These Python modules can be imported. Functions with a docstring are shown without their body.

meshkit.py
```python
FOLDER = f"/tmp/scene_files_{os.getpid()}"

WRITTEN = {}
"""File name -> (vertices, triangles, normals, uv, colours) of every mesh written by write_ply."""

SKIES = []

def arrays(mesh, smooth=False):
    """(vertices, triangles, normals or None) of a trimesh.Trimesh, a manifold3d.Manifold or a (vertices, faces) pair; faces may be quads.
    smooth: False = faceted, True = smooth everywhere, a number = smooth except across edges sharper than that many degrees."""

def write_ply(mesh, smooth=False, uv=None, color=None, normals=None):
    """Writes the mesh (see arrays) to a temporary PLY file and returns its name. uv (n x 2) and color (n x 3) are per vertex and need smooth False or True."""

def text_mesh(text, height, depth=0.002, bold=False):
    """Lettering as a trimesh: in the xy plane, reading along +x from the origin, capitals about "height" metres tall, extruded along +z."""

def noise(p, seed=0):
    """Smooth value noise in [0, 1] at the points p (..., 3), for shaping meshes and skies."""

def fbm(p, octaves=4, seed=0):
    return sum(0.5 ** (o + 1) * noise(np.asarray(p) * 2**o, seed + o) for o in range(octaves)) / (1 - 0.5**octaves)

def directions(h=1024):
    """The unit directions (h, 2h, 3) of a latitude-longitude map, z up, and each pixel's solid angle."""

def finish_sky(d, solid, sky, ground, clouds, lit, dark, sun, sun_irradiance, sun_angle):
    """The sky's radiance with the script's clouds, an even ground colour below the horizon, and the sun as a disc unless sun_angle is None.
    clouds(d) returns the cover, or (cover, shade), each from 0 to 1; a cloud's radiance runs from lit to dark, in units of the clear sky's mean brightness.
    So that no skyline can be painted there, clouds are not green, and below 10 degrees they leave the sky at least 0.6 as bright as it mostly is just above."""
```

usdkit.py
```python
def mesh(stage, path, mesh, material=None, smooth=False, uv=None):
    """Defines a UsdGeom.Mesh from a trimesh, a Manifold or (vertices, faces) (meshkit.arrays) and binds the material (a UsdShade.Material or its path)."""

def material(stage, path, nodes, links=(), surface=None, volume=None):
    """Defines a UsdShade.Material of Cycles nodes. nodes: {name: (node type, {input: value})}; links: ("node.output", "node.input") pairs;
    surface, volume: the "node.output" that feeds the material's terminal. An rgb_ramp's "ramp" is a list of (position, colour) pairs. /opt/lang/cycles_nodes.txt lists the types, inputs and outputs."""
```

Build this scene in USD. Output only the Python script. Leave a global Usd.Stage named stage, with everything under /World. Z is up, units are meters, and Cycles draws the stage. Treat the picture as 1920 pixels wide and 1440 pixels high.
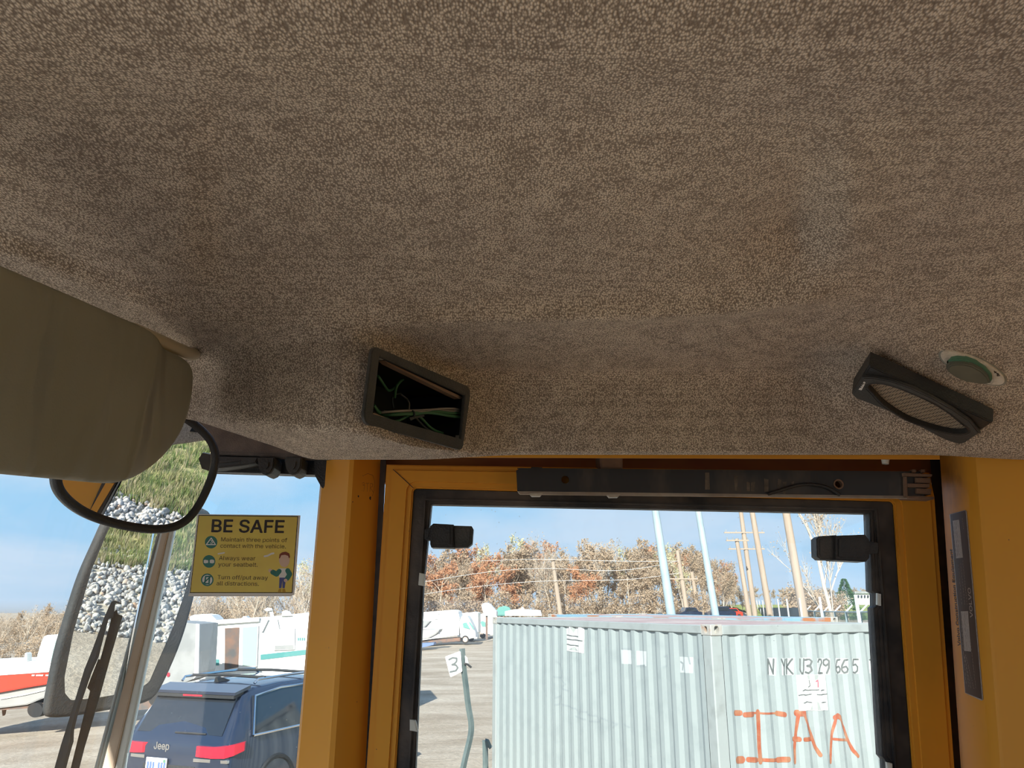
import math, random
import numpy as np, trimesh, usdkit, meshkit
from pxr import Usd, UsdGeom, UsdLux, UsdShade, Gf, Sdf, Vt
from shapely.geometry import Polygon, LineString, Point, box as sbox
from shapely.ops import unary_union
from scipy.interpolate import PchipInterpolator

random.seed(7); RNG = np.random.default_rng(7)
stage = Usd.Stage.CreateInMemory()
UsdGeom.SetStageUpAxis(stage, 'Z'); UsdGeom.SetStageMetersPerUnit(stage, 1.0)
UsdGeom.Xform.Define(stage, '/World'); UsdGeom.Scope.Define(stage, '/World/Looks')

# ------------------------------------------------------------------ camera, sky, sun, exposure
FPX, TH, CZ = 1442.0, math.radians(16.0), 2.8           # focal length in pixels of the 1920 wide frame, pitch, eye height
CS, SN = math.cos(TH), math.sin(TH)
EYE = np.array([0, 0, CZ])
EXPOSURE = 0.08
SUN_DIR = np.array([-0.20, -0.87, 0.50]); SUN_DIR /= np.linalg.norm(SUN_DIR)
cam = UsdGeom.Camera.Define(stage, '/World/camera')
cam.CreateHorizontalApertureAttr(36.0); cam.CreateVerticalApertureAttr(27.0)
cam.CreateFocalLengthAttr(36.0 * FPX / 1920)
cam.CreateFStopAttr(45.0); cam.CreateFocusDistanceAttr(1.1)
cam.CreateClippingRangeAttr(Gf.Vec2f(0.02, 3000.0)); cam.CreateExposureAttr(EXPOSURE)
cx = UsdGeom.Xformable(cam)
cx.AddTranslateOp().Set(Gf.Vec3d(0, 0, CZ)); cx.AddRotateXOp().Set(90 + math.degrees(TH))
sky = UsdLux.DomeLight.Define(stage, '/World/sky')
sky_mat = usdkit.material(stage, '/World/Looks/sky_air', {
    'tc': ('texture_coordinate', {}), 'sep': ('separate_xyz', {}),
    'ramp': ('rgb_ramp', {'ramp': [(0.0, (.42, .40, .36)), (0.495, (.42, .42, .40)), (0.5, (.50, .68, .90)), (0.54, (.40, .66, .94)), (0.60, (.29, .62, .96)), (0.68, (.20, .52, .92)), (0.8, (.13, .38, .80)), (1.0, (.08, .25, .62))]}),
    'mr': ('map_range', {'from_min': -1.0, 'from_max': 1.0}),
    'mp': ('mapping', {'scale': (1.6, 1.6, 5.5), 'location': (.3, 2.1, .4)}),
    'n': ('noise_texture', {'scale': 1.7, 'detail': 5.0, 'roughness': .52, 'distortion': .25}),
    'cr': ('rgb_ramp', {'ramp': [(0.0, (0, 0, 0)), (0.40, (0, 0, 0)), (0.56, (.6, .6, .6)), (0.75, (.85, .85, .85)), (1.0, (.85, .85, .85))]}),
    'mx': ('mix_color', {'b': (.70, .79, .95)}), 'bg': ('background_shader', {'strength': 1.05})},
    [('tc.generated', 'sep.vector'), ('sep.z', 'mr.value'), ('mr.result', 'ramp.fac'), ('tc.generated', 'mp.vector'), ('mp.vector', 'n.vector'),
     ('n.fac', 'cr.fac'), ('cr.color', 'mx.fac'), ('ramp.color', 'mx.a'), ('mx.result', 'bg.color')], surface='bg.background')
UsdShade.MaterialBindingAPI.Apply(sky.GetPrim()).Bind(sky_mat)
sun = UsdLux.DistantLight.Define(stage, '/World/sun')
sun.CreateIntensityAttr(2.6); sun.CreateColorAttr(Gf.Vec3f(1.0, .95, .88)); sun.CreateAngleAttr(0.53); sun.CreateNormalizeAttr(True)
def look_matrix(zdir):
    z = np.asarray(zdir, float); z = z / np.linalg.norm(z)
    x = np.cross([0, 0, 1.0], z); x /= np.linalg.norm(x); y = np.cross(z, x)
    return Gf.Matrix4d(*x, 0, *y, 0, *z, 0, 0, 0, 0, 1)
UsdGeom.Xformable(sun).AddTransformOp().Set(look_matrix(SUN_DIR))

# ------------------------------------------------------------------ helpers
def ray(u, v):
    y = (720.0 - v) / FPX
    return np.array([(u - 960.0) / FPX, CS - y * SN, SN + y * CS])
def at(u, v, Y):
    d = ray(u, v); return EYE + d * (Y / d[1])
def atx(u, v, X):
    d = ray(u, v); return EYE + d * (X / d[0])
def onz(u, v, z):
    d = ray(u, v); return EYE + d * ((z - CZ) / d[2])
def N(v): v = np.asarray(v, float); return v / np.linalg.norm(v)

class Plane:
    """A real plane of the cab: p0, and a normal turned to the camera side."""
    def __init__(s, p0, n):
        s.p0, s.n = np.asarray(p0, float), N(n)
        if s.n @ (EYE - s.p0) < 0: s.n = -s.n
        s.ex = N(np.cross(s.n, [0, 0, 1.0])) * -1 if abs(s.n[2]) < .95 else np.array([1.0, 0, 0])
        s.ex = N(s.ex - s.n * (s.ex @ s.n)); s.ey = np.cross(s.n, s.ex)
    def at(s, u, v, off=0.0):
        d = ray(u, v); p = s.p0 + s.n * off
        return EYE + d * (((p - EYE) @ s.n) / (d @ s.n))
    def uv(s, u, v, off=0.0):
        q = s.at(u, v, off) - s.p0; return (q @ s.ex, q @ s.ey)
    def poly(s, px, off=0.0, holes=()):
        return Polygon([s.uv(*p, off) for p in px], [[s.uv(*p, off) for p in h] for h in holes]).buffer(0)
    def lift(s, v):                                            # (x, y, off) -> world
        v = np.asarray(v, float); return s.p0 + v[:, :1] * s.ex + v[:, 1:2] * s.ey + v[:, 2:3] * s.n
    def slab(s, shape, o0, o1, bev=0.0):
        m = solid2d(shape, o0, o1, bev); return trimesh.Trimesh(s.lift(m.vertices), m.faces, process=False)
    def px(s, px, o0, o1, bev=0.0, holes=()):
        return s.slab(s.poly(px, o1, holes), o0, o1, bev)
    def text(s, text, O, ax, ay, o0, thick, bold=False):
        """Lettering: pixel = O + x*ax + y*ay with cap height 1."""
        m = meshkit.text_mesh(text, 1.0, 1.0, bold)
        v = np.array(m.vertices); w = np.zeros_like(v)
        for k, (x, y, z) in enumerate(v):
            u_, v_ = O[0] + x * ax[0] + y * ay[0], O[1] + x * ax[1] + y * ay[1]
            w[k] = s.at(u_, v_, o0 + thick * z)
        f = np.array(m.faces)
        return trimesh.Trimesh(w, f, process=False)

def geoms(g): return [x for x in getattr(g, 'geoms', [g]) if x.geom_type == 'Polygon' and x.area > 1e-12]
def extr(shape, z0, z1):
    ms = []
    for g in geoms(shape):
        m = trimesh.creation.extrude_polygon(g, z1 - z0, engine='earcut'); m.apply_translation((0, 0, z0)); ms.append(m)
    return trimesh.util.concatenate(ms)
def solid2d(shape, z0, z1, bev=0.0):
    if bev <= 0: return extr(shape, z0, z1)
    ms = [extr(shape, z0, z1 - bev)]
    for k in range(3):
        a0, a1 = k / 3, (k + 1) / 3
        inset = bev * (1 - math.sqrt(max(0, 1 - a1 ** 2)))
        g = shape.buffer(-inset)
        if not g.is_empty and geoms(g): ms.append(extr(g, z1 - bev + a0 * bev, z1 - bev + a1 * bev))
    return trimesh.util.concatenate(ms)
def smooth_ring(pts, n=160, closed=True):
    p = np.asarray(pts, float)
    if closed: p = np.vstack([p, p[:1]])
    from scipy.interpolate import CubicSpline
    d = np.r_[0, np.cumsum(np.linalg.norm(np.diff(p, axis=0), axis=1))]
    cs = CubicSpline(d, p, bc_type='periodic' if closed else 'natural')
    return cs(np.linspace(0, d[-1], n, endpoint=not closed))
def round_poly(pts, r, n=6):
    return Polygon(pts).buffer(0).buffer(-r).buffer(r, quad_segs=n)
def pillow(ring2, profile, place, back=True):
    """A padded slab: closed 2D ring, (inset, height) steps; place maps (x, y, h) rows to world."""
    r = np.asarray(ring2, float)
    if Polygon(r).exterior.is_ccw is False: r = r[::-1]
    n = len(r); t = np.roll(r, -1, 0) - np.roll(r, 1, 0); t /= np.linalg.norm(t, axis=1, keepdims=True) + 1e-12
    inn = np.stack([-t[:, 1], t[:, 0]], 1)
    V, F = [], []
    for ins, h in profile: V.append(np.c_[r + inn * ins, np.full(n, h)])
    for k in range(len(profile) - 1):
        for i in range(n):
            a, b = k * n + i, k * n + (i + 1) % n
            F += [[a, b, b + n], [a, b + n, a + n]]
    for k, flip in ((len(profile) - 1, False), (0, True)):
        v2, f2 = trimesh.creation.triangulate_polygon(Polygon(V[k][:, :2]), engine='earcut')
        idx = np.array([np.argmin(((V[k][:, :2] - q) ** 2).sum(1)) for q in v2]) + k * n
        g = idx[np.asarray(f2)]
        F += (g[:, ::-1] if flip else g).tolist()
    return trimesh.Trimesh(place(np.vstack(V)), np.array(F), process=False)
def tube(points, r, sides=8, caps=True):
    p = np.asarray(points, float); r = np.broadcast_to(r, (len(p),))
    t = np.gradient(p, axis=0); t /= np.linalg.norm(t, axis=1, keepdims=True) + 1e-12
    ref = np.array([0, 0, 1.0]) if abs(t[0][2]) < .9 else np.array([1.0, 0, 0])
    V = []
    for i in range(len(p)):
        a = np.cross(t[i], ref); a /= np.linalg.norm(a) + 1e-12; b = np.cross(a, t[i]); ref = b
        for k in range(sides):
            an = 2 * math.pi * k / sides; V.append(p[i] + r[i] * (math.cos(an) * a + math.sin(an) * b))
    F = []
    for i in range(len(p) - 1):
        for k in range(sides):
            q0, q1 = i * sides + k, i * sides + (k + 1) % sides
            F += [[q0, q0 + sides, q1 + sides], [q0, q1 + sides, q1]]
    if caps:
        for base, fl in ((0, 1), ((len(p) - 1) * sides, 0)):
            for k in range(1, sides - 1): F.append([base, base + k, base + k + 1] if fl else [base, base + k + 1, base + k])
    return trimesh.Trimesh(np.array(V), np.array(F), process=False)
def bx(x0, x1, y0, y1, z0, z1, b=0.0):
    if b <= 0:
        m = trimesh.creation.box((x1 - x0, y1 - y0, z1 - z0)); m.apply_translation(((x0 + x1) / 2, (y0 + y1) / 2, (z0 + z1) / 2)); return m
    pts = []
    for X, sx in ((x0, 1), (x1, -1)):
        for Y, sy in ((y0, 1), (y1, -1)):
            for Z, sz in ((z0, 1), (z1, -1)):
                pts += [(X, Y + sy * b, Z + sz * b), (X + sx * b, Y, Z + sz * b), (X + sx * b, Y + sy * b, Z)]
    return trimesh.convex.convex_hull(np.array(pts))
def cyl(p0, p1, r, n=24, r1=None):
    p0, p1 = np.asarray(p0, float), np.asarray(p1, float)
    return tube([p0, p1], [r, r if r1 is None else r1], n)
def cat(ms): return trimesh.util.concatenate([m for m in ms if m is not None])
def loft(rings):
    """Closed rings with the same vertex count, capped."""
    n = len(rings[0]); V = np.vstack(rings); F = []
    for k in range(len(rings) - 1):
        for i in range(n):
            a, b = k * n + i, k * n + (i + 1) % n; F += [[a, b, b + n], [a, b + n, a + n]]
    for k, fl in ((0, 1), (len(rings) - 1, 0)):
        for i in range(1, n - 1): F.append([k * n, k * n + i + 1, k * n + i] if fl else [k * n, k * n + i, k * n + i + 1])
    m = trimesh.Trimesh(V, np.array(F), process=False)
    if m.volume < 0: m.invert()
    return m

_used = {}
def numbered(path):
    if path not in _used: _used[path] = 0; return path
    while True:
        _used[path] += 1; q = f'{path}_{_used[path]:03d}'
        if q not in _used: _used[q] = 0; return q
def tag(p, label=None, cat_=None, group=None, kind=None):
    for k, v in (('label', label), ('category', cat_), ('group', group), ('kind', kind)):
        if v: p.SetCustomDataByKey(k, v)
    return p
def mat4(loc=(0, 0, 0), rz=0.0, R=None, s=1.0):
    M = np.eye(4); c, n = math.cos(rz), math.sin(rz)
    M[:3, :3] = (np.array([[c, -n, 0], [n, c, 0], [0, 0, 1]]) if R is None else R) * s; M[:3, 3] = loc
    return M
def setx(x, M): UsdGeom.Xformable(x).AddTransformOp().Set(Gf.Matrix4d(*np.asarray(M).T.ravel().tolist()))
def thing(name, label, cat_, M=None, group=None, kind=None):
    p = UsdGeom.Xform.Define(stage, numbered('/World/' + name))
    if M is not None: setx(p, M)
    return tag(p.GetPrim(), label, cat_, group, kind)
def part(parent, name, mesh, m, smooth=30, label=None, kind=None):
    if parent is None: path = numbered('/World/' + name)
    else: path = numbered(str(parent.GetPath()) + '/' + name)
    p = usdkit.mesh(stage, path, mesh, m, smooth).GetPrim()
    return tag(p, label, None, None, kind)
def solo(name, mesh, m, label, cat_, smooth=30, group=None, kind=None, M=None):
    p = part(None, name, mesh, m, smooth); 
    if M is not None: setx(p, M)
    return tag(p, label, cat_, group, kind)
def dup(root, M, label=None, group=None):
    was = root.GetCustomData()
    x = UsdGeom.Xform.Define(stage, numbered('/World/' + root.GetName().rstrip('0123456789').rstrip('_')))
    setx(x, M); p = x.GetPrim(); tag(p, label or was['label'], was['category'], group or was.get('group'))
    p.GetReferences().AddInternalReference(root.GetPath()); p.SetInstanceable(True)
    return p

# ------------------------------------------------------------------ materials
def pm(name, col, rough=.5, var=None, vscale=8.0, bump=0.0, bscale=60.0, metal=0.0, spec=.5, detail=4.0, coat=0.0, stretch=(1, 1, 1), lo=.35, hi=.65, extra=None):
    """Principled paint with an optional second tone by noise (wear, dirt) and fine relief."""
    nd = {'p': ('principled_bsdf', {'base_color': col, 'roughness': rough, 'metallic': metal, 'specular_ior_level': spec, 'coat_weight': coat}), 'tc': ('texture_coordinate', {}), 'mp': ('mapping', {'scale': stretch})}
    ln = [('tc.object', 'mp.vector')]
    if var is not None:
        nd['n'] = ('noise_texture', {'scale': vscale, 'detail': detail, 'roughness': .6}); nd['r'] = ('rgb_ramp', {'ramp': [(0, col), (lo, col), (hi, var), (1, var)]})
        ln += [('mp.vector', 'n.vector'), ('n.fac', 'r.fac'), ('r.color', 'p.base_color')]
    if bump:
        nd['bn'] = ('noise_texture', {'scale': bscale, 'detail': 3.0}); nd['b'] = ('bump', {'strength': bump, 'distance': .004})
        ln += [('mp.vector', 'bn.vector'), ('bn.fac', 'b.height'), ('b.normal', 'p.normal')]
    return usdkit.material(stage, '/World/Looks/' + name, nd, ln, surface='p.BSDF')
M = {}
# knitted headliner cloth: loops a few millimetres apart
M['knit'] = usdkit.material(stage, '/World/Looks/knit', {
    'tc': ('texture_coordinate', {}), 'mp': ('mapping', {'scale': (1.25, .78, 1.0)}),
    'v': ('voronoi_texture', {'scale': 420.0, 'feature': 'f1', 'randomness': .8}),
    'w': ('noise_texture', {'scale': 700.0, 'detail': 2.0}), 'big': ('noise_texture', {'scale': 3.0, 'detail': 4.0}), 'mid': ('noise_texture', {'scale': 45.0, 'detail': 3.0}),
    'r': ('rgb_ramp', {'ramp': [(0, (.84, .745, .63)), (.20, (.79, .70, .59)), (.34, (.64, .56, .465)), (.50, (.43, .365, .30)), (.66, (.28, .23, .185)), (1, (.225, .18, .145))]}),
    'add': ('math', {'math_type': 'multiply_add', 'value2': .30, 'value3': -.15}), 'sum': ('math', {'math_type': 'add'}),
    'add2': ('math', {'math_type': 'multiply_add', 'value2': .40, 'value3': -.20}), 'sum2': ('math', {'math_type': 'add'}),
    'br': ('rgb_ramp', {'ramp': [(.3, (.88, .86, .87)), (.7, (1.07, 1.04, .98))]}), 'mx': ('mix', {'mix_type': 'multiply', 'fac': 1.0}),
    'b': ('bump', {'strength': .8, 'distance': .0016, 'invert': True}), 'p': ('principled_bsdf', {'roughness': .95, 'specular_ior_level': .15, 'sheen_weight': .12, 'sheen_roughness': .5})},
    [('tc.object', 'mp.vector'), ('mp.vector', 'v.vector'), ('mp.vector', 'w.vector'), ('tc.object', 'big.vector'), ('tc.object', 'mid.vector'),
     ('w.fac', 'add.value1'), ('v.distance', 'sum.value1'), ('add.value', 'sum.value2'), ('mid.fac', 'add2.value1'), ('sum.value', 'sum2.value1'), ('add2.value', 'sum2.value2'),
     ('sum2.value', 'r.fac'), ('big.fac', 'br.fac'), ('r.color', 'mx.color1'), ('br.color', 'mx.color2'), ('mx.color', 'p.base_color'), ('sum2.value', 'b.height'), ('b.normal', 'p.normal')], surface='p.BSDF')
M['visor'] = usdkit.material(stage, '/World/Looks/visor_vinyl', {
    'tc': ('texture_coordinate', {}), 'mp': ('mapping', {'scale': (1, 2.2, .7), 'rotation': (.5, 0, 0)}), 'n': ('noise_texture', {'scale': 5.0, 'detail': 2.0}), 'w': ('noise_texture', {'scale': 6.0, 'detail': 1.5, 'distortion': .6}), 'f': ('noise_texture', {'scale': 420.0, 'detail': 2.0}),
    'r': ('rgb_ramp', {'ramp': [(.35, (.285, .275, .215)), (.65, (.33, .315, .25))]}), 'b1': ('bump', {'strength': .8, 'distance': .045}), 'b2': ('bump', {'strength': .25, 'distance': .001}), 'p': ('principled_bsdf', {'roughness': .7, 'specular_ior_level': .3})},
    [('tc.object', 'mp.vector'), ('mp.vector', 'w.vector'), ('tc.object', 'n.vector'), ('tc.object', 'f.vector'), ('n.fac', 'r.fac'), ('r.color', 'p.base_color'), ('w.fac', 'b1.height'), ('f.fac', 'b2.height'), ('b1.normal', 'b2.normal'), ('b2.normal', 'p.normal')], surface='p.BSDF')
M['trimcloth'] = pm('trim_cloth', (.16, .14, .13), .95, (.22, .19, .17), 30.0, .5, 500.0, spec=.1)
M['paint'] = pm('machine_paint', (.77, .355, .034), .42, (.71, .31, .032), 2.5, .04, 40.0, spec=.35)
M['paintworn'] = usdkit.material(stage, '/World/Looks/paint_worn', {
    'tc': ('texture_coordinate', {}), 'n': ('noise_texture', {'scale': 3.0, 'detail': 3.0}), 'c': ('noise_texture', {'scale': 70.0, 'detail': 3.0, 'roughness': .7}),
    'r': ('rgb_ramp', {'ramp': [(.3, (.77, .355, .034)), (.7, (.71, .31, .032))]}), 'cr': ('rgb_ramp', {'ramp': [(0, (0, 0, 0)), (.735, (0, 0, 0)), (.75, (1, 1, 1)), (1, (1, 1, 1))]}),
    'mx': ('mix_color', {'b': (.10, .075, .06)}), 'p': ('principled_bsdf', {'roughness': .48, 'specular_ior_level': .35})},
    [('tc.object', 'n.vector'), ('tc.object', 'c.vector'), ('n.fac', 'r.fac'), ('c.fac', 'cr.fac'), ('r.color', 'mx.a'), ('cr.color', 'mx.fac'), ('mx.result', 'p.base_color')], surface='p.BSDF')
M['paintred'] = pm('primer_brown', (.30, .10, .04), .6, (.40, .17, .04), 6.0)
M['rubber'] = pm('rubber', (.022, .022, .024), .6, (.13, .105, .085), 7.0, .3, 90.0, lo=.42, hi=.72)
M['plastic'] = pm('black_plastic', (.020, .021, .023), .45, (.035, .035, .034), 20.0, .25, 300.0)
M['plasticgrey'] = pm('grey_plastic', (.045, .048, .047), .55, (.075, .072, .066), 16.0, .3, 300.0)
M['mirrorhousing'] = pm('mirror_housing', (.024, .027, .029), .8, (.05, .05, .048), 9.0, .3, 200.0)
M['steelblack'] = pm('black_steel', (.032, .034, .037), .5, (.13, .105, .08), 13.0, .25, 60.0, lo=.5, hi=.85, stretch=(1, 1, .5))
M['steelbare'] = pm('pale_edge', (.62, .58, .50), .5, (.45, .40, .33), 20.0)
M['hinge'] = pm('dusty_hinge', (.27, .17, .11), .8, (.20, .13, .09), 30.0, .3, 80.0)
M['rodmetal'] = pm('visor_rod', (.55, .47, .33), .35, spec=.6)
M['wiperarm'] = pm('wiper_arm', (.055, .068, .075), .6, (.075, .085, .09), 9.0)
M['darkhole'] = pm('dark_box', (.008, .010, .013), .6)
M['wiregreen'] = pm('wire_green', (.05, .16, .075), .5); M['wiregrey'] = pm('wire_grey', (.30, .27, .24), .5); M['wiredark'] = pm('wire_dark', (.03, .04, .04), .5)
M['orange_cloth'] = pm('inner_edge', (.33, .22, .15), .9)
M['ventwhite'] = pm('vent_white', (.74, .68, .58), .6, (.50, .42, .33), 60.0, lo=.45, hi=.75)
M['ventgreen'] = pm('vent_green', (.10, .23, .15), .5); M['ventdisc'] = pm('vent_disc', (.11, .12, .095), .5, (.15, .155, .12), 20.0)
M['ventring'] = pm('vent_ring', (.33, .33, .28), .6)
M['grille'] = usdkit.material(stage, '/World/Looks/grille_mesh', {'tc': ('texture_coordinate', {}), 'v': ('voronoi_texture', {'scale': 360.0, 'randomness': .15}), 'r': ('rgb_ramp', {'ramp': [(0, (.015, .012, .01)), (.30, (.03, .025, .02)), (.42, (.34, .27, .19)), (1, (.42, .34, .24))]}), 'b': ('bump', {'strength': .6, 'distance': .002}), 'p': ('principled_bsdf', {'roughness': .7})},
    [('tc.object', 'v.vector'), ('v.distance', 'r.fac'), ('r.color', 'p.base_color'), ('v.distance', 'b.height'), ('b.normal', 'p.normal')], surface='p.BSDF')
M['mirror'] = usdkit.material(stage, '/World/Looks/mirror_silver', {'p': ('glossy_bsdf', {'color': (.90, .92, .90), 'roughness': 0.004})}, surface='p.BSDF')
def pane(name, dust, scale, tint=(.97, .99, .98)):
    M[name] = usdkit.material(stage, '/World/Looks/' + name, {
        'tc': ('texture_coordinate', {}), 'f': ('fresnel', {'IOR': 1.45}), 'tr': ('transparent_bsdf', {'color': tint}), 'gl': ('glossy_bsdf', {'color': (1, 1, 1), 'roughness': .02}), 'm1': ('mix_closure', {}),
        'n': ('noise_texture', {'scale': scale, 'detail': 5.0, 'roughness': .7}), 's': ('voronoi_texture', {'scale': scale * 2.6, 'randomness': 1.0}),
        'r': ('rgb_ramp', {'ramp': [(0, (dust * .5,) * 3), (.45, (dust,) * 3), (.7, (dust * 1.8,) * 3), (1, (dust * 2.2,) * 3)]}), 'sp': ('rgb_ramp', {'ramp': [(0, (.5, .5, .5)), (.05, (.3, .3, .3)), (.075, (0, 0, 0)), (1, (0, 0, 0))]}),
        'cl': ('noise_texture', {'scale': 7.0}), 'clr': ('rgb_ramp', {'ramp': [(0, (0, 0, 0)), (.52, (0, 0, 0)), (.6, (1, 1, 1)), (1, (1, 1, 1))]}), 'mu': ('mix', {'mix_type': 'multiply', 'fac': 1.0}), 'ad': ('mix', {'mix_type': 'add', 'fac': 1.0}),
        'd': ('diffuse_bsdf', {'color': (.66, .62, .54)}), 'tl': ('translucent_bsdf', {'color': (.62, .60, .54)}), 'dd': ('mix_closure', {'fac': .5}), 'm2': ('mix_closure', {})},
        [('tc.object', 'n.vector'), ('tc.object', 's.vector'), ('tc.object', 'cl.vector'), ('f.fac', 'm1.fac'), ('tr.BSDF', 'm1.closure1'), ('gl.BSDF', 'm1.closure2'), ('n.fac', 'r.fac'), ('s.distance', 'sp.fac'), ('cl.fac', 'clr.fac'), ('sp.color', 'mu.color1'), ('clr.color', 'mu.color2'),
         ('r.color', 'ad.color1'), ('mu.color', 'ad.color2'), ('ad.color', 'm2.fac'), ('d.BSDF', 'dd.closure1'), ('tl.BSDF', 'dd.closure2'), ('m1.closure', 'm2.closure1'), ('dd.closure', 'm2.closure2')], surface='m2.closure')
pane('pane_door', .022, 22.0); pane('pane_wind', .010, 16.0)
M['clearstrip'] = pm('clear_strip', (.70, .73, .68), .35); M['tanstrip'] = pm('tan_strip', (.55, .43, .31), .6, (.66, .56, .44), 14.0, stretch=(1, 1, .3)); M['greystrip'] = pm('grey_strip', (.30, .29, .26), .5)
for nm, c in dict(st_white=(.80, .78, .74), st_yellow=(.62, .46, .055), st_black=(.035, .025, .022), st_text=(.16, .105, .03), st_teal=(.04, .20, .16), st_skin=(.72, .52, .40), st_hair=(.22, .05, .02), st_blue=(.09, .10, .28), st_shoe=(.50, .30, .03)).items(): M[nm] = pm(nm, c, .5)
M['st_yellow'] = pm('st_yellow2', (.82, .66, .13), .5, (.77, .58, .12), 14.0)

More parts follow.
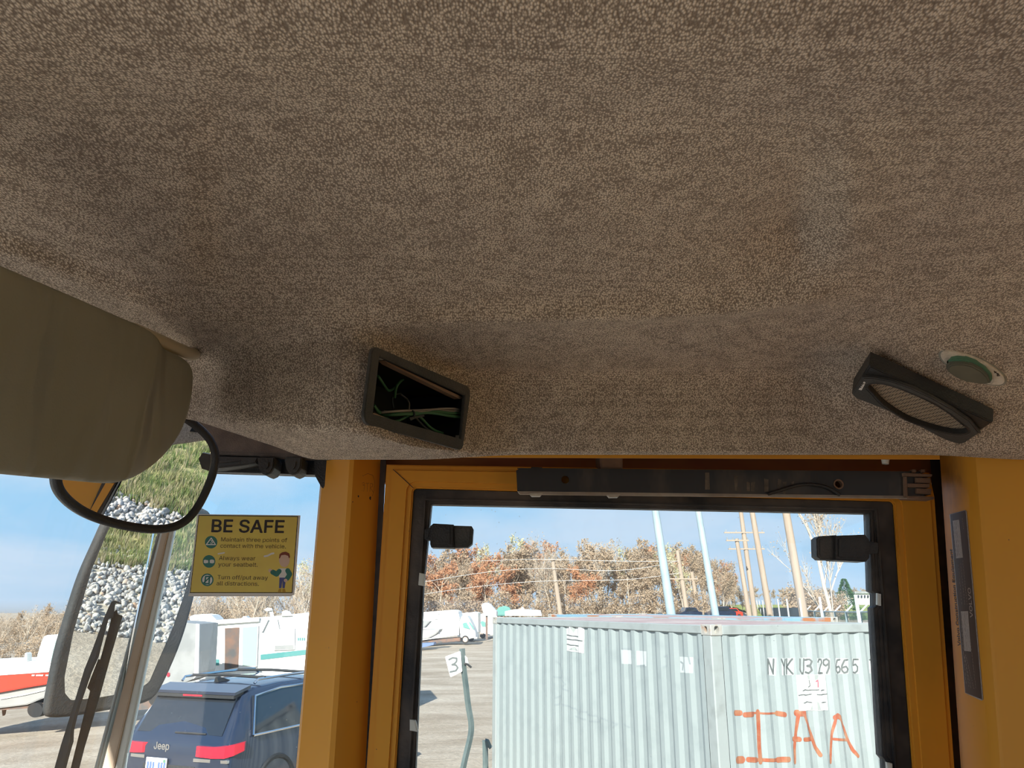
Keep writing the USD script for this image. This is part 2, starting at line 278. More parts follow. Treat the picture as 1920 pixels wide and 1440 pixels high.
# ------------------------------------------------------------------ large structure: headliner
def headliner():
    R = {}
    def std(u, crease, k=0.0):
        c = crease
        return [(u, 0, .37), (u, 250, .545), (u, c - 155, .735 + (605 - c) * .0004), (u, c - 42, .868 - (605 - c) * .0011), (u, c, .892 - (605 - c) * .0011), (u, c + 24, .957 - (605 - c) * .0009), (u, 694, 1.115), (u, 735, 1.143), (u, 800, 1.153), (u, 847, 1.158), (u, 853, 1.172)]
    cols = {
        -900: [(-900, 0, .33), (-900, 200, .42), (-900, 320, .50), (-900, 420, .56), (-900, 480, .60), (-900, 540, .64), (-900, 620, .70), (-900, 660, .72), (-900, 700, .75), (-900, 740, .78), (-900, 770, .80)],
        -350: [(-350, 0, .36), (-350, 220, .49), (-350, 330, .58), (-350, 410, .64), (-350, 470, .685), (-350, 530, .74), (-350, 600, .80), (-350, 640, .83), (-350, 690, .86), (-350, 730, .88), (-350, 760, .90)],
        0: [(0, 0, .37), (0, 240, .53), (0, 360, .62), (0, 430, .685), (0, 480, .715), (0, 540, .80), (0, 600, .90), (0, 640, .95), (0, 690, .98), (0, 730, 1.0), (0, 760, 1.02)],
        200: [(200, 0, .37), (200, 250, .535), (200, 410, .675), (200, 500, .77), (200, 555, .825), (200, 600, .91), (200, 650, 1.0), (200, 690, 1.04), (200, 730, 1.06), (200, 760, 1.07), (200, 780, 1.08)],
        340: [(340, 0, .37), (340, 250, .535), (340, 440, .70), (340, 545, .83), (340, 600, .895), (340, 640, .98), (340, 680, 1.04), (340, 720, 1.06), (340, 755, 1.065), (340, 775, 1.07), (340, 785, 1.08)],
        420: [(420, 0, .37), (420, 250, .543), (420, 450, .732), (420, 565, .85), (420, 615, .905), (420, 645, .965), (420, 680, 1.0), (420, 725, 1.01), (420, 768, 1.01), (420, 792, 1.02), (420, 806, 1.07)],
        500: [(500, 0, .37), (500, 250, .543), (500, 450, .732), (500, 570, .855), (500, 618, .905), (500, 645, .94), (500, 690, .955), (500, 740, .96), (500, 782, .96), (500, 803, .975), (500, 832, 1.07)],
        600: [(600, 0, .37), (600, 250, .543), (600, 450, .732), (600, 570, .855), (600, 616, .89), (600, 645, .905), (600, 690, .905), (600, 745, .905), (600, 793, .905), (600, 813, .92), (600, 862, 1.09)],
        655: [(655, 0, .37), (655, 250, .543), (655, 450, .732), (655, 570, .855), (655, 614, .886), (655, 642, .89), (655, 690, .885), (655, 745, .885), (655, 797, .885), (655, 815, .90), (655, 862, 1.09)],
        690: [(690, 0, .37), (690, 250, .543), (690, 450, .732), (690, 570, .855), (690, 612, .887), (690, 640, .90), (690, 690, .89), (690, 745, .89), (690, 800, .89), (690, 820, .905), (690, 862, 1.09)],
        780: [(780, 0, .37), (780, 250, .543), (780, 450, .732), (780, 568, .86), (780, 609, .892), (780, 640, .95), (780, 685, .99), (780, 745, .995), (780, 815, .995), (780, 838, 1.0), (780, 862, 1.10)],
        885: [(885, 0, .37), (885, 250, .543), (885, 450, .732), (885, 565, .865), (885, 606, .895), (885, 635, .96), (885, 692, 1.085), (885, 738, 1.108), (885, 800, 1.11), (885, 845, 1.115), (885, 857, 1.13)],
        980: std(980, 603), 1200: std(1200, 597), 1380: std(1380, 586), 1500: std(1500, 570),
        1600: [(1600, 0, .37), (1600, 250, .535), (1600, 400, .68), (1600, 505, .80), (1600, 548, .845), (1600, 590, .91), (1600, 670, 1.045), (1600, 735, 1.112), (1600, 800, 1.14), (1600, 847, 1.152), (1600, 853, 1.17)],
        1720: [(1720, 0, .37), (1720, 250, .535), (1720, 390, .675), (1720, 480, .775), (1720, 530, .83), (1720, 580, .885), (1720, 665, .985), (1720, 735, 1.06), (1720, 800, 1.115), (1720, 847, 1.145), (1720, 853, 1.165)],
        1920: [(1920, 0, .37), (1920, 250, .535), (1920, 390, .675), (1920, 480, .77), (1920, 530, .82), (1920, 580, .875), (1920, 665, .96), (1920, 740, 1.03), (1920, 810, 1.09), (1920, 855, 1.13), (1920, 862, 1.15)],
        2500: [(2500, 0, .37), (2500, 250, .53), (2500, 390, .66), (2500, 480, .75), (2500, 530, .80), (2500, 580, .85), (2500, 665, .94), (2500, 740, 1.01), (2500, 810, 1.08), (2500, 860, 1.12), (2500, 870, 1.14)]}
    us = sorted(cols); G = []
    for u in us:
        p = [at(*q) for q in cols[u]]
        x0 = p[0][0]
        last = p[-1]
        up = last + np.array([0, .02, .06])
        G.append([np.array([x0 * 1.15, -1.25, CZ + .30]), np.array([x0 * 1.1, -.5, CZ + .345]), np.array([x0 * 1.05, 0.05, CZ + .352])] + p + [up])
    far = [np.array([1.5, p[1], p[2]]) for p in G[-1]]; G.append(far); us = us + [3600]
    G = np.array(G)
    tj = np.arange(G.shape[1]); jj = np.unique(np.r_[np.linspace(0, 3, 20), np.linspace(3, G.shape[1] - 1, 330)])
    P1 = PchipInterpolator(tj, G, axis=1)(jj)
    ii = np.unique(np.r_[np.linspace(us[0], -350, 10), np.linspace(-350, 1920, 420), np.linspace(1920, us[-1], 20)])
    P = PchipInterpolator(np.array(us, float), P1, axis=0)(ii)
    for _ in range(3):
        Q = P.copy(); Q[1:-1, 1:-1] = .5 * P[1:-1, 1:-1] + .125 * (P[2:, 1:-1] + P[:-2, 1:-1] + P[1:-1, 2:] + P[1:-1, :-2]); P = Q
    return P
HL = headliner()
HLn = HL.shape[:2]
def hl_mesh(P, hole):
    a, b = P.shape[:2]; idx = np.arange(a * b).reshape(a, b); V = P.reshape(-1, 3)
    q = np.stack([idx[:-1, :-1], idx[1:, :-1], idx[1:, 1:], idx[:-1, 1:]], -1).reshape(-1, 4)
    c = V[q].mean(1); cc = c - EYE
    dep = cc @ np.array([0, CS, SN]); u = 960 + FPX * cc[:, 0] / np.maximum(dep, 1e-3); v = 720 - FPX * (cc @ np.array([0, -SN, CS])) / np.maximum(dep, 1e-3)
    from shapely import contains_xy
    cut = contains_xy(hole, u, v) & (dep > .3)
    q = q[~cut]
    return trimesh.Trimesh(V, np.vstack([q[:, [0, 2, 1]], q[:, [0, 3, 2]]]), process=False)
def hl_at(u0, v0):
    V = HL.reshape(-1, 3); cc = V - EYE; dep = cc @ np.array([0, CS, SN])
    u = 960 + FPX * cc[:, 0] / dep; v = 720 - FPX * (cc @ np.array([0, -SN, CS])) / dep
    d2 = np.where(dep > .2, (u - u0) ** 2 + (v - v0) ** 2, 1e12); k = int(np.argmin(d2)); i, j = divmod(k, HLn[1])
    n = np.cross(HL[i + 3, j] - HL[i - 3, j], HL[i, j + 3] - HL[i, j - 3])
    return HL[i, j], N(n)
SLOT = [(699, 647), (884, 727), (868, 845), (681, 793)]
hole_px = Polygon([(708, 664), (874, 738), (862, 828), (694, 782)])
part(None, 'ceiling', hl_mesh(HL, hole_px), M['knit'], True)
tag(stage.GetPrimAtPath('/World/ceiling'), 'brown knitted cloth headliner curving down to the door header', 'headliner', kind='structure')
roof = bx(-.95, 1.75, -1.35, 1.40, CZ + .44, CZ + .56, .03)
solo('roof', roof, M['paint'], 'painted outer roof over the cloth headliner', 'roof', kind='structure')

# ------------------------------------------------------------------ cab posts and door
def post(rows):
    """rows: lists of (u, v, Y), one ring per level."""
    return loft([np.array([at(*p) for p in r]) for r in rows])
BOT = 2300
def lerp_u(ut, ub, v, vt=862.0, vb=1440.0): return ut + (ub - ut) * (v - vt) / (vb - vt)
def post_cols(cols, v0, v1):
    """cols: (u at 862, u at 1440, Y)"""
    return post([[(lerp_u(a, b, v), v, Y) for a, b, Y in cols] for v in (v0, v1)])
apost = post_cols([(604, 555, 1.40), (607, 559, 1.365), (651, 611, 1.325), (656, 616, 1.318), (664, 626, 1.318), (669, 631, 1.322), (716, 688, 1.375), (716, 690, 1.43)], 835, BOT)
t1 = thing('trim_1', 'yellow front corner post with chipped paint left of the door', 'post', kind='structure')
part(t1, 'post', apost, M['paintworn'], 22)
_a, _b = at(669, 862, 1.322), at(716, 862, 1.375)
AP = Plane(_a, np.cross(_b - _a, at(631, 1440, 1.322) - _a))
def zk(x, y): return (560 + x * .4305, 820 + y * .4305)
M['chip'] = pm('paint_chip', (.055, .045, .04), .7)
for (x, y, a, b) in ((263, 800, 4, 8), (278, 880, 3, 9), (222, 938, 4, 4), (273, 960, 10, 12), (202, 1100, 3, 6), (256, 1095, 4, 7), (253, 1145, 5, 10), (238, 1180, 4, 8), (218, 1205, 4, 8), (245, 1365, 5, 9), (234, 1365, 4, 9), (193, 1365, 6, 5), (308, 350, 4, 4), (298, 680, 3, 4), (260, 257, 3, 5), (312, 265, 4, 8)):
    part(t1, 'paint_chip', AP.px([zk(x + a * math.cos(t) * (1 + .3 * math.sin(3 * t + x)), y + b * math.sin(t)) for t in np.linspace(0, 6.28, 12, endpoint=False)], -.003, .0006), M['chip'], False)
M['pencil'] = pm('pencil', (.34, .14, .03), .6)
for l in ([(276, 200), (284, 196), (286, 206), (278, 208), (287, 210), (282, 235)], [(292, 200), (306, 200)], [(299, 200), (297, 236)], [(310, 236), (312, 200), (322, 203), (320, 215), (311, 218), (324, 240)], [(285, 165), (300, 158), (322, 165), (330, 190), (328, 230), (318, 262), (290, 250), (274, 232)]):
    part(t1, 'pencil_mark', AP.slab(LineString([AP.uv(*zk(*p)) for p in l]).buffer(.0004), -.003, .0005), M['pencil'], False)

# door: orange frame, black rubber, pane
D = Plane(at(1200, 1000, 1.37), (0, -1, 0))
door = thing('door_1', 'yellow cab door frame around the dusty window with black rubber', 'door', kind='structure')
door_out = [(723, 869), (1747, 884), (1757, 930), (1860, 2300), (640, 2300), (685, 1440)]
door_in = [(775, 915), (1679, 940), (1690, 1100), (1716, 1440), (1760, 2060), (715, 2060), (742, 1440)]
dshape = D.poly(door_out, .03)
dhole = D.poly(door_in, .03).buffer(-.006).buffer(.006, quad_segs=5)
part(door, 'frame', D.slab(dshape.difference(dhole), -.03, .03, .012), M['paintworn'], 30)
seal_in = [(808, 945), (1632, 962), (1637, 1108), (1644, 1112), (1645, 1136), (1640, 1140), (1657, 1420), (1664, 1428), (1700, 2020), (745, 2020), (778, 1440), (793, 1100)]
part(door, 'seal', D.slab(D.poly([(768, 908), (1684, 934), (1722, 1440), (1765, 2070), (708, 2070), (736, 1440)], .018).difference(D.poly(seal_in, .018)), -.01, .018, .006), M['rubber'], 30, label='dusty black rubber window seal')
ridge = D.poly([(795, 934), (1645, 953), (1657, 1100), (1682, 1440), (1720, 2040), (735, 2040), (764, 1440)], .024)
part(door, 'seal_ridge', D.slab(ridge.difference(ridge.buffer(-.0035)), .015, .024, .003), M['rubber'], 30)
part(door, 'pane', D.px([(770, 910), (1682, 930), (1740, 2060), (720, 2060)], 0, .005), M['pane_door'], False)
part(door, 'miter_seam', cat([tube([D.at(737, 880, .031), D.at(775, 915, .031)], .0006, 5)]), M['st_black'])
for q in ([(786, 1074), (797, 1076), (795, 1099), (784, 1097)], [(768, 1349), (779, 1351), (784, 1373), (768, 1370)], [(1646, 1112), (1653, 1114), (1653, 1136), (1646, 1134)], [(1664, 1430), (1674, 1432), (1675, 1460), (1666, 1460)]):
    part(door, 'clip', D.px(q, .018, .026, .002), M['clearstrip'], 30, label='clear plastic glass clip')
# latches on the pane
def latch(body, head, stem, side):
    p = part(door, 'latch', D.px(stem, .012, .045, .004), M['plastic'], 30, label='black plastic window latch')
    part(p, 'body', D.px(body, .01, .05, .006), M['plastic'])
    part(p, 'knob', D.px(head, .014, .042, .005), M['plasticgrey'])
latch([(806, 986), (812, 981), (850, 983), (850, 1027), (808, 1026), (806, 1020)], [(846, 985), (884, 986), (887, 991), (885, 1019), (877, 1026), (848, 1027)], [(795, 993), (808, 988), (808, 1013), (795, 1010)], 1)
latch([(1566, 1004), (1624, 1002), (1632, 1012), (1632, 1046), (1626, 1053), (1566, 1050)], [(1532, 1010), (1538, 1005), (1570, 1003), (1570, 1050), (1540, 1049), (1533, 1043)], [(1625, 1013), (1648, 1018), (1648, 1037), (1625, 1040)], -1)
# header above the door
H = Plane(at(1200, 866, 1.41), (0, -1, 0))
hd = thing('trim_2', 'orange painted door header under the edge of the headliner', 'header', kind='structure')
part(hd, 'lip', loft([np.array([at(u, v0, Y) for u, v0, Y in r]) for r in ([(860, 846, 1.20), (860, 857, 1.20), (860, 858, 1.215), (860, 846, 1.215)], [(1762, 846, 1.20), (1762, 861, 1.20), (1762, 862, 1.215), (1762, 846, 1.215)])]), M['paint'])
part(hd, 'back_plate', H.px([(705, 780), (1800, 780), (1800, 905), (705, 905)], -.02, .0), M['paintred'])
part(hd, 'shelf', loft([np.array([at(u, v0, Y) for u, v0, Y in r]) for r in ([(700, 820, 1.21), (700, 830, 1.21), (700, 838, 1.42), (700, 830, 1.42)], [(1762, 820, 1.21), (1762, 830, 1.21), (1762, 838, 1.42), (1762, 830, 1.42)])]), M['paintred'])
part(hd, 'striker', H.px([(1123, 850), (1168, 850), (1168, 880), (1126, 880)], .04, .10, .003), M['hinge'], label='dusty tan striker tab')
part(hd, 'stop_pin', cat([cyl(at(1660, 852, 1.30), at(1660, 870, 1.30), .008, 16, .0055)]), M['clearstrip'], label='pale plastic stop pin')
# rear door post with plate
BP = [(1763, 1806, 1.36), (1812, 1856, 1.235), (1820, 1864, 1.225), (1830, 1878, 1.205), (1838, 1886, 1.20), (2150, 2210, 1.08), (2230, 2300, 1.16), (2230, 2300, 1.42), (1763, 1806, 1.42)]
def bpost_rows():
    rows = []
    d = at(1856, 1440, 1.235) - at(1812, 870, 1.235)
    for k in (-.10, 3.4): rows.append(np.array([at(a, 870, Y) + d * k for a, b, Y in BP]))
    return rows
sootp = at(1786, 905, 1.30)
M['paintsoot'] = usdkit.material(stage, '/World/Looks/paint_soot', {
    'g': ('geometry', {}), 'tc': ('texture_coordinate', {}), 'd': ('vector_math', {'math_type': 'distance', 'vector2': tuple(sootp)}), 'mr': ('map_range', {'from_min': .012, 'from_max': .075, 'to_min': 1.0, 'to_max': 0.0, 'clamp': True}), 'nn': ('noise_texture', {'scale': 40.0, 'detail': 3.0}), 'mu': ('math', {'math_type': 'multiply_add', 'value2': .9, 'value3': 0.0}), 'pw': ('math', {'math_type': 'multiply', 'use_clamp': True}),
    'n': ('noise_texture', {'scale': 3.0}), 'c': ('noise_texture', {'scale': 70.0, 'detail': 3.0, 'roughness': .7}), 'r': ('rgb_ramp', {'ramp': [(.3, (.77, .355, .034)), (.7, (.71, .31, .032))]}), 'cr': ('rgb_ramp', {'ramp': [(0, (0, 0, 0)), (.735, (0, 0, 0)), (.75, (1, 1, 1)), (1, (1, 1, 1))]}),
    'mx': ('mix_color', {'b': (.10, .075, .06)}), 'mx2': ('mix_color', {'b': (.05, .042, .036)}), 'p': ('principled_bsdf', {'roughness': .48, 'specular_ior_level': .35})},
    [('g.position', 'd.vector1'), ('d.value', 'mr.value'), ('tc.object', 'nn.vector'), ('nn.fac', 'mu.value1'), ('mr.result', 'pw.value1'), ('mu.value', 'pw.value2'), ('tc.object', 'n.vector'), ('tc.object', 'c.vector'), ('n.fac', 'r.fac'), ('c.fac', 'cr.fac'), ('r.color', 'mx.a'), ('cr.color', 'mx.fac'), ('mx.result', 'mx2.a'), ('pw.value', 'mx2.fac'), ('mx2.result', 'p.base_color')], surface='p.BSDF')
solo('trim_3', loft(bpost_rows()), M['paintsoot'], 'wide yellow corner post with the black rating plate right of the door', 'post', smooth=18, kind='structure')
part(None, 'trim_4', post_cols([(1744, 1780, 1.385), (1790, 1830, 1.385), (1790, 1830, 1.41), (1744, 1780, 1.41)], 845, BOT), M['rubber'])
tag(stage.GetPrimAtPath('/World/trim_4'), 'black rubber strip in the gap between door and yellow corner post', 'door seal', kind='structure')
part(None, 'trim_5', post_cols([(713, 684, 1.372), (724, 695, 1.372), (724, 695, 1.41), (713, 684, 1.41)], 845, BOT), M['rubber'])
tag(stage.GetPrimAtPath('/World/trim_5'), 'dark shadow-gap rubber between chipped corner post and door frame', 'door seal', kind='structure')

# ------------------------------------------------------------------ front glass with corner pane
GC = Plane(at(460, 1050, 1.42), (.10, -1, 0))
win2 = thing('window_2', 'corner glass pane carrying the yellow safety sticker', 'window', kind='structure')
part(win2, 'pane', GC.px([(300, 870), (640, 850), (560, 2200), (150, 2200)], -.004, 0), M['pane_wind'], False)
sa, sb = GC.at(305, 985, .0), GC.at(186, 1500, .0)
def glass_strip(l0, r0, l1, r1, o0, o1, v0=965, v1=1500): return GC.px([(l0, v0), (r0, v0), (r1, v1), (l1, v1)], o0, o1, .002)
part(win2, 'seam_gasket', glass_strip(304, 331, 160, 218, -.01, .006), M['clearstrip'], label='clear glass edge gasket')
part(win2, 'seam_core', glass_strip(312, 323, 176, 200, -.01, .010), M['tanstrip'], label='tan sealant in the seam')
part(win2, 'seam_edge', glass_strip(304, 308, 160, 168, -.01, .008), M['greystrip'])
p0, p1 = GC.at(320, 965), GC.at(190, 1480)
GF = Plane(p0, np.cross(p1 - p0, np.array([-.55, -1.0, .03])))
win1 = thing('window_1', 'clear front windshield pane left of the glass seam', 'window', kind='structure')
part(win1, 'pane', GF.slab(Polygon([GF.uv(*q) for q in ((318, 860), (187, 1500), (-900, 1700), (-700, 700))]).buffer(0), -.004, 0), M['pane_wind'], False)
# dark cloth and black plastic above the corner pane
GT = Plane(at(480, 850, 1.36), (0, -1, 0))
sh = thing('windshield_trim', 'dark cloth and black plastic trim above the corner glass', 'trim')
part(sh, 'cloth_panel', GT.px([(300, 770), (640, 770), (640, 862), (560, 858), (430, 853), (350, 850), (300, 840)], -.01, .015, .006), M['trimcloth'])
part(sh, 'black_rail', GT.px([(330, 845), (640, 852), (640, 890), (592, 890), (400, 884), (330, 880)], -.05, -.02, .003), M['plastic'])
part(sh, 'curved_cover', GT.px([(330, 852), (484, 856), (478, 868), (445, 873), (405, 877), (330, 878)], -.03, .018, .008), M['plasticgrey'])
for cx_ in (497, 548):
    pts = [(cx_ - 17, 856), (cx_ + 17, 856), (cx_ + 15, 876), (cx_ + 9, 886), (cx_, 890), (cx_ - 8, 887), (cx_ - 14, 878)]
    part(sh, 'knob', GT.slab(round_poly([GT.uv(*p, .03) for p in pts], .004), -.02, .03, .009), M['plasticgrey'], label='rounded black plastic stop')
part(sh, 'end_cap', GT.px([(588, 856), (640, 858), (640, 950), (601, 912), (590, 892)], -.05, .0, .004), M['plastic'])

# ------------------------------------------------------------------ sun visor, rear view mirror
VD = N([.064, 1.01, .098]); A0 = at(0, 495, .62)
VP = Plane(A0, np.cross(VD, [0.05, 0, 1]))
outline = [(-420, 300), (-200, 395), (0, 494), (70, 524), (140, 554), (230, 594), (285, 617), (302, 632), (306, 652), (345, 668), (362, 682), (366, 705), (362, 745), (354, 785), (338, 820), (318, 848), (290, 875), (255, 898), (215, 908), (140, 901), (0, 888), (-200, 868), (-420, 845)]
ring = np.array([VP.uv(*p, .006) for p in outline])
dense = []
for i in range(len(ring)):
    a, b = ring[i], ring[(i + 1) % len(ring)]
    n_ = max(2, int(np.linalg.norm(b - a) / .012)); dense += [a + (b - a) * k / n_ for k in range(n_)]
dense = np.array(dense)
for _ in range(2): dense = .5 * dense + .25 * (np.roll(dense, 1, 0) + np.roll(dense, -1, 0))
visor = thing('sun_visor', 'padded grey-olive sun visor folded down over the windshield', 'sun visor')
prof = [(.004, -.008), (.001, -.006), (0, -.002), (0, .001), (.0015, .004), (.004, .006), (.009, .0072), (.016, .0075), (.019, .0075)]
part(visor, 'pad', pillow(dense, prof, lambda v: VP.lift(v)), M['visor'], 50)
rod0 = [VP.at(250, 618, -.003), VP.at(303, 641, -.003), VP.at(335, 655, -.003), VP.at(352, 662, -.004), VP.at(362, 664, -.012), VP.at(366, 660, -.03)]
rp = smooth_ring(rod0, 24, False)
part(visor, 'rod', tube(rp, .0085, 14), M['rodmetal'], 60, label='pale brass-coloured visor rod')
# interior mirror
def bank_dir(az, el): return np.array([math.cos(el) * math.cos(az), math.cos(el) * math.sin(az), math.sin(el)])
ic = at(255, 890, 1.10)
IM = Plane(ic, N(EYE - ic) + bank_dir(math.radians(-9.0), math.radians(-7.8)))
im_px = [(353, 779), (376, 796), (397, 818), (408, 843), (409, 868), (403, 895), (391, 925), (375, 955), (354, 980), (330, 994), (300, 1000), (258, 998), (200, 986), (152, 967), (117, 941), (100, 915), (97, 890), (108, 850), (140, 812), (190, 780), (250, 762), (310, 763)]
ir = smooth_ring([IM.uv(*p) for p in im_px], 160)
imir = thing('rear_view_mirror', 'rounded interior mirror in a black rim behind the sun visor', 'mirror')
part(imir, 'rim', pillow(ir, [(.012, -.012), (.003, -.012), (0, -.008), (0, .002), (.002, .006), (.006, .0075), (.010, .006), (.0125, .001), (.0128, -.002)], lambda v: IM.lift(v)), M['plastic'], 50)
part(imir, 'mirror_glass', IM.slab(Polygon(ir).buffer(-.0115), -.004, .0005), M['mirror'], False, label='silvered glass reflecting grass and stones')
part(imir, 'stalk', tube([IM.at(250, 780, -.012), IM.at(255, 740, -.03), at(260, 700, 1.14)], .007, 10), M['plastic'])

# exterior mirror on its arm
ec = at(240, 1150, 1.95)
EMn = N(EYE - ec) + bank_dir(math.radians(2.0), math.radians(-12.6))
EM = Plane(ec, EMn)
em_px = [(205, 945), (188, 990), (147, 1079), (102, 1224), (82, 1330), (81, 1340), (87, 1348), (124, 1346), (180, 1336), (235, 1326), (275, 1319), (292, 1308), (316, 1258), (341, 1199), (361, 1127), (378, 1050), (392, 985), (396, 966), (391, 956), (375, 951), (290, 935)]
er = np.array([EM.uv(*p) for p in em_px])
ed = []
for i in range(len(er)):
    a, b = er[i], er[(i + 1) % len(er)]; n_ = max(2, int(np.linalg.norm(b - a) / .02)); ed += [a + (b - a) * k / n_ for k in range(n_)]
ed = np.array(ed)
for _ in range(3): ed = .5 * ed + .25 * (np.roll(ed, 1, 0) + np.roll(ed, -1, 0))
emir = thing('side_mirror', 'tall exterior side mirror with weathered grey housing outside the windshield', 'mirror')
part(emir, 'housing', pillow(ed, [(.05, -.035), (.02, -.032), (.008, -.022), (0, -.004), (.002, .004), (.006, .008), (.012, .009)], lambda v: EM.lift(v)), M['mirrorhousing'], 50)
eg_px = [(225, 945), (202, 996), (172, 1068), (137, 1188), (121, 1270), (122, 1300), (133, 1313), (180, 1309), (230, 1300), (262, 1292), (280, 1278), (302, 1227), (324, 1177), (347, 1110), (362, 1050), (374, 985), (370, 960), (290, 945)]
part(emir, 'mirror_glass', EM.slab(round_poly([EM.uv(*p, .0095) for p in eg_px], .012), .0, .0095), M['mirror'], False, label='mirror glass reflecting the stone bank')
part(emir, 'arm', tube([EM.at(250, 1010, -.06), EM.at(300, 960, -.10), at(300, 900, 1.85), at(330, 800, 1.6)], .012, 10), M['mirrorhousing'])

# wiper outside
WP = Plane(at(150, 1300, 1.41), (.45, -1, 0))
wip = thing('windshield_wiper', 'black wiper arm and blade standing in front of the side mirror', 'wiper')
part(wip, 'arm', WP.px([(99, 1450), (113, 1400), (132, 1340), (145, 1297), (158, 1255), (173, 1218), (195, 1158), (203, 1140), (209, 1128), (216, 1126), (226, 1130), (216, 1132), (212, 1158), (203, 1161), (190, 1210), (185, 1231), (171, 1262), (150, 1324), (145, 1342), (138, 1371), (137, 1392), (131, 1412), (121, 1450)], .010, .020, .004), M['wiperarm'])
part(wip, 'blade', WP.px([(210, 1150), (219, 1143), (221, 1152), (230, 1155), (208, 1229), (185, 1313), (158, 1403), (146, 1450), (130, 1450), (158, 1337), (173, 1279), (190, 1229), (207, 1166)], 0, .012, .003), M['plastic'])
part(wip, 'bridge', WP.px([(184, 1236), (189, 1238), (176, 1275), (169, 1296), (163, 1290)], .004, .014, .003), M['plastic'])
part(wip, 'rivet', cat([WP.slab(Point(*WP.uv(172, 1236)).buffer(.004), .012, .015), WP.slab(Point(*WP.uv(118, 1408)).buffer(.004), .012, .015)]), M['plastic'])
#==OBJECTS==
# ------------------------------------------------------------------ empty radio slot with wires
s0, s1, s3 = at(699, 647, .885), at(884, 727, 1.095), at(681, 791, .885)
SP = Plane(s0, np.cross(s1 - s0, s3 - s0))
bez = thing('radio_bezel', 'black plastic bezel of the empty radio slot in the headliner', 'radio bezel')
bout = round_poly([SP.uv(*p, .0065) for p in SLOT], .011)
bin_ = SP.poly([(712, 668), (872, 741), (865, 823), (700, 776)], .0065)
part(bez, 'frame', SP.slab(bout.difference(bin_), .002, .0065, .0015), M['plasticgrey'], 30)
bi = [SP.uv(*p, .0) for p in ((712, 667), (873, 740), (866, 824), (699, 776))]
def box_wall(a, b): return loft([np.vstack([SP.lift([(a[0], a[1], 0)]), SP.lift([(b[0], b[1], 0)]), SP.lift([(b[0], b[1], -.002)]), SP.lift([(a[0], a[1], -.002)])]), np.vstack([SP.lift([(a[0], a[1], -.09)]), SP.lift([(b[0], b[1], -.09)]), SP.lift([(b[0] * .99, b[1] * .99, -.09)]), SP.lift([(a[0] * .99, a[1] * .99, -.09)])])])
ring_o = Polygon(bi).buffer(.003); ring_i = Polygon(bi).buffer(.0005)
part(bez, 'box', cat([SP.slab(ring_o.difference(ring_i), -.10, 0), SP.slab(ring_o, -.102, -.10)]), M['darkhole'], False, label='dark box behind the slot')
part(bez, 'upper_edge', SP.px([(722, 676), (870, 746), (862, 748), (728, 682)], -.014, -.004), M['orange_cloth'], label='brown cloth edge inside the slot')
part(bez, 'lower_edge', SP.px([(700, 774), (727, 784), (725, 787), (699, 777)], -.003, .004), M['orange_cloth'])
for tq in ([(713, 667), (720, 670), (719, 675), (713, 673)], [(861, 816), (866, 818), (866, 824), (860, 822)]): part(bez, 'tab', SP.px(tq, -.004, .002), M['wiregrey'])
har = thing('wiring', 'bundle of cut green and grey wires lying in the empty radio slot', 'wiring')
def wire(px, r, m, off=-.012):
    part(har, 'wire', tube(smooth_ring([SP.at(u, v, o) for u, v, o in px], 24, False), r, 8), M[m], 60)
wire([(703, 775, -.03), (730, 772, -.014), (770, 770, -.010), (810, 768, -.010), (840, 766, -.009), (866, 768, -.009)], .0017, 'wiregrey')
wire([(712, 778, -.03), (735, 778, -.013), (770, 775, -.008), (815, 775, -.007), (845, 780, -.007), (862, 782, -.007)], .0021, 'wiregreen')
wire([(715, 780, -.035), (740, 776, -.012), (772, 777, -.008), (820, 772, -.008), (850, 775, -.008), (866, 774, -.008)], .0020, 'wiregreen')
wire([(720, 772, -.03), (770, 773, -.011), (820, 770, -.011), (850, 771, -.010), (867, 771, -.010)], .0017, 'wiregrey')
wire([(705, 765, -.04), (740, 790, -.02), (770, 778, -.010), (800, 795, -.012), (818, 808, -.02), (830, 812, -.03)], .0019, 'wiregreen')
wire([(775, 778, -.012), (795, 800, -.014), (812, 810, -.02), (828, 815, -.03)], .0016, 'wiredark')
wire([(709, 705, -.02), (720, 722, -.03), (732, 732, -.05), (742, 725, -.06)], .0018, 'wiregreen')
wire([(740, 745, -.05), (745, 722, -.04), (752, 714, -.04), (764, 708, -.05)], .0020, 'wiregreen')
wire([(752, 740, -.06), (762, 748, -.05), (767, 765, -.03), (770, 774, -.014)], .0014, 'wiregrey')
wire([(738, 765, -.06), (736, 745, -.06), (752, 738, -.06)], .0013, 'wiredark')
wire([(701, 760, -.01), (708, 771, -.012), (712, 774, -.02)], .0022, 'wiregreen')
tie = [SP.at(771, 778, -.010) + .0052 * (math.cos(a) * SP.n + math.sin(a) * SP.ey) for a in np.linspace(0, 2 * math.pi, 20)]
part(har, 'cable_tie', cat([tube(tie, .0016, 6), SP.px([(768, 783), (795, 777), (796, 781), (778, 785), (770, 789)], -.008, -.005)]), M['wiredark'], label='dark plastic cable tie')

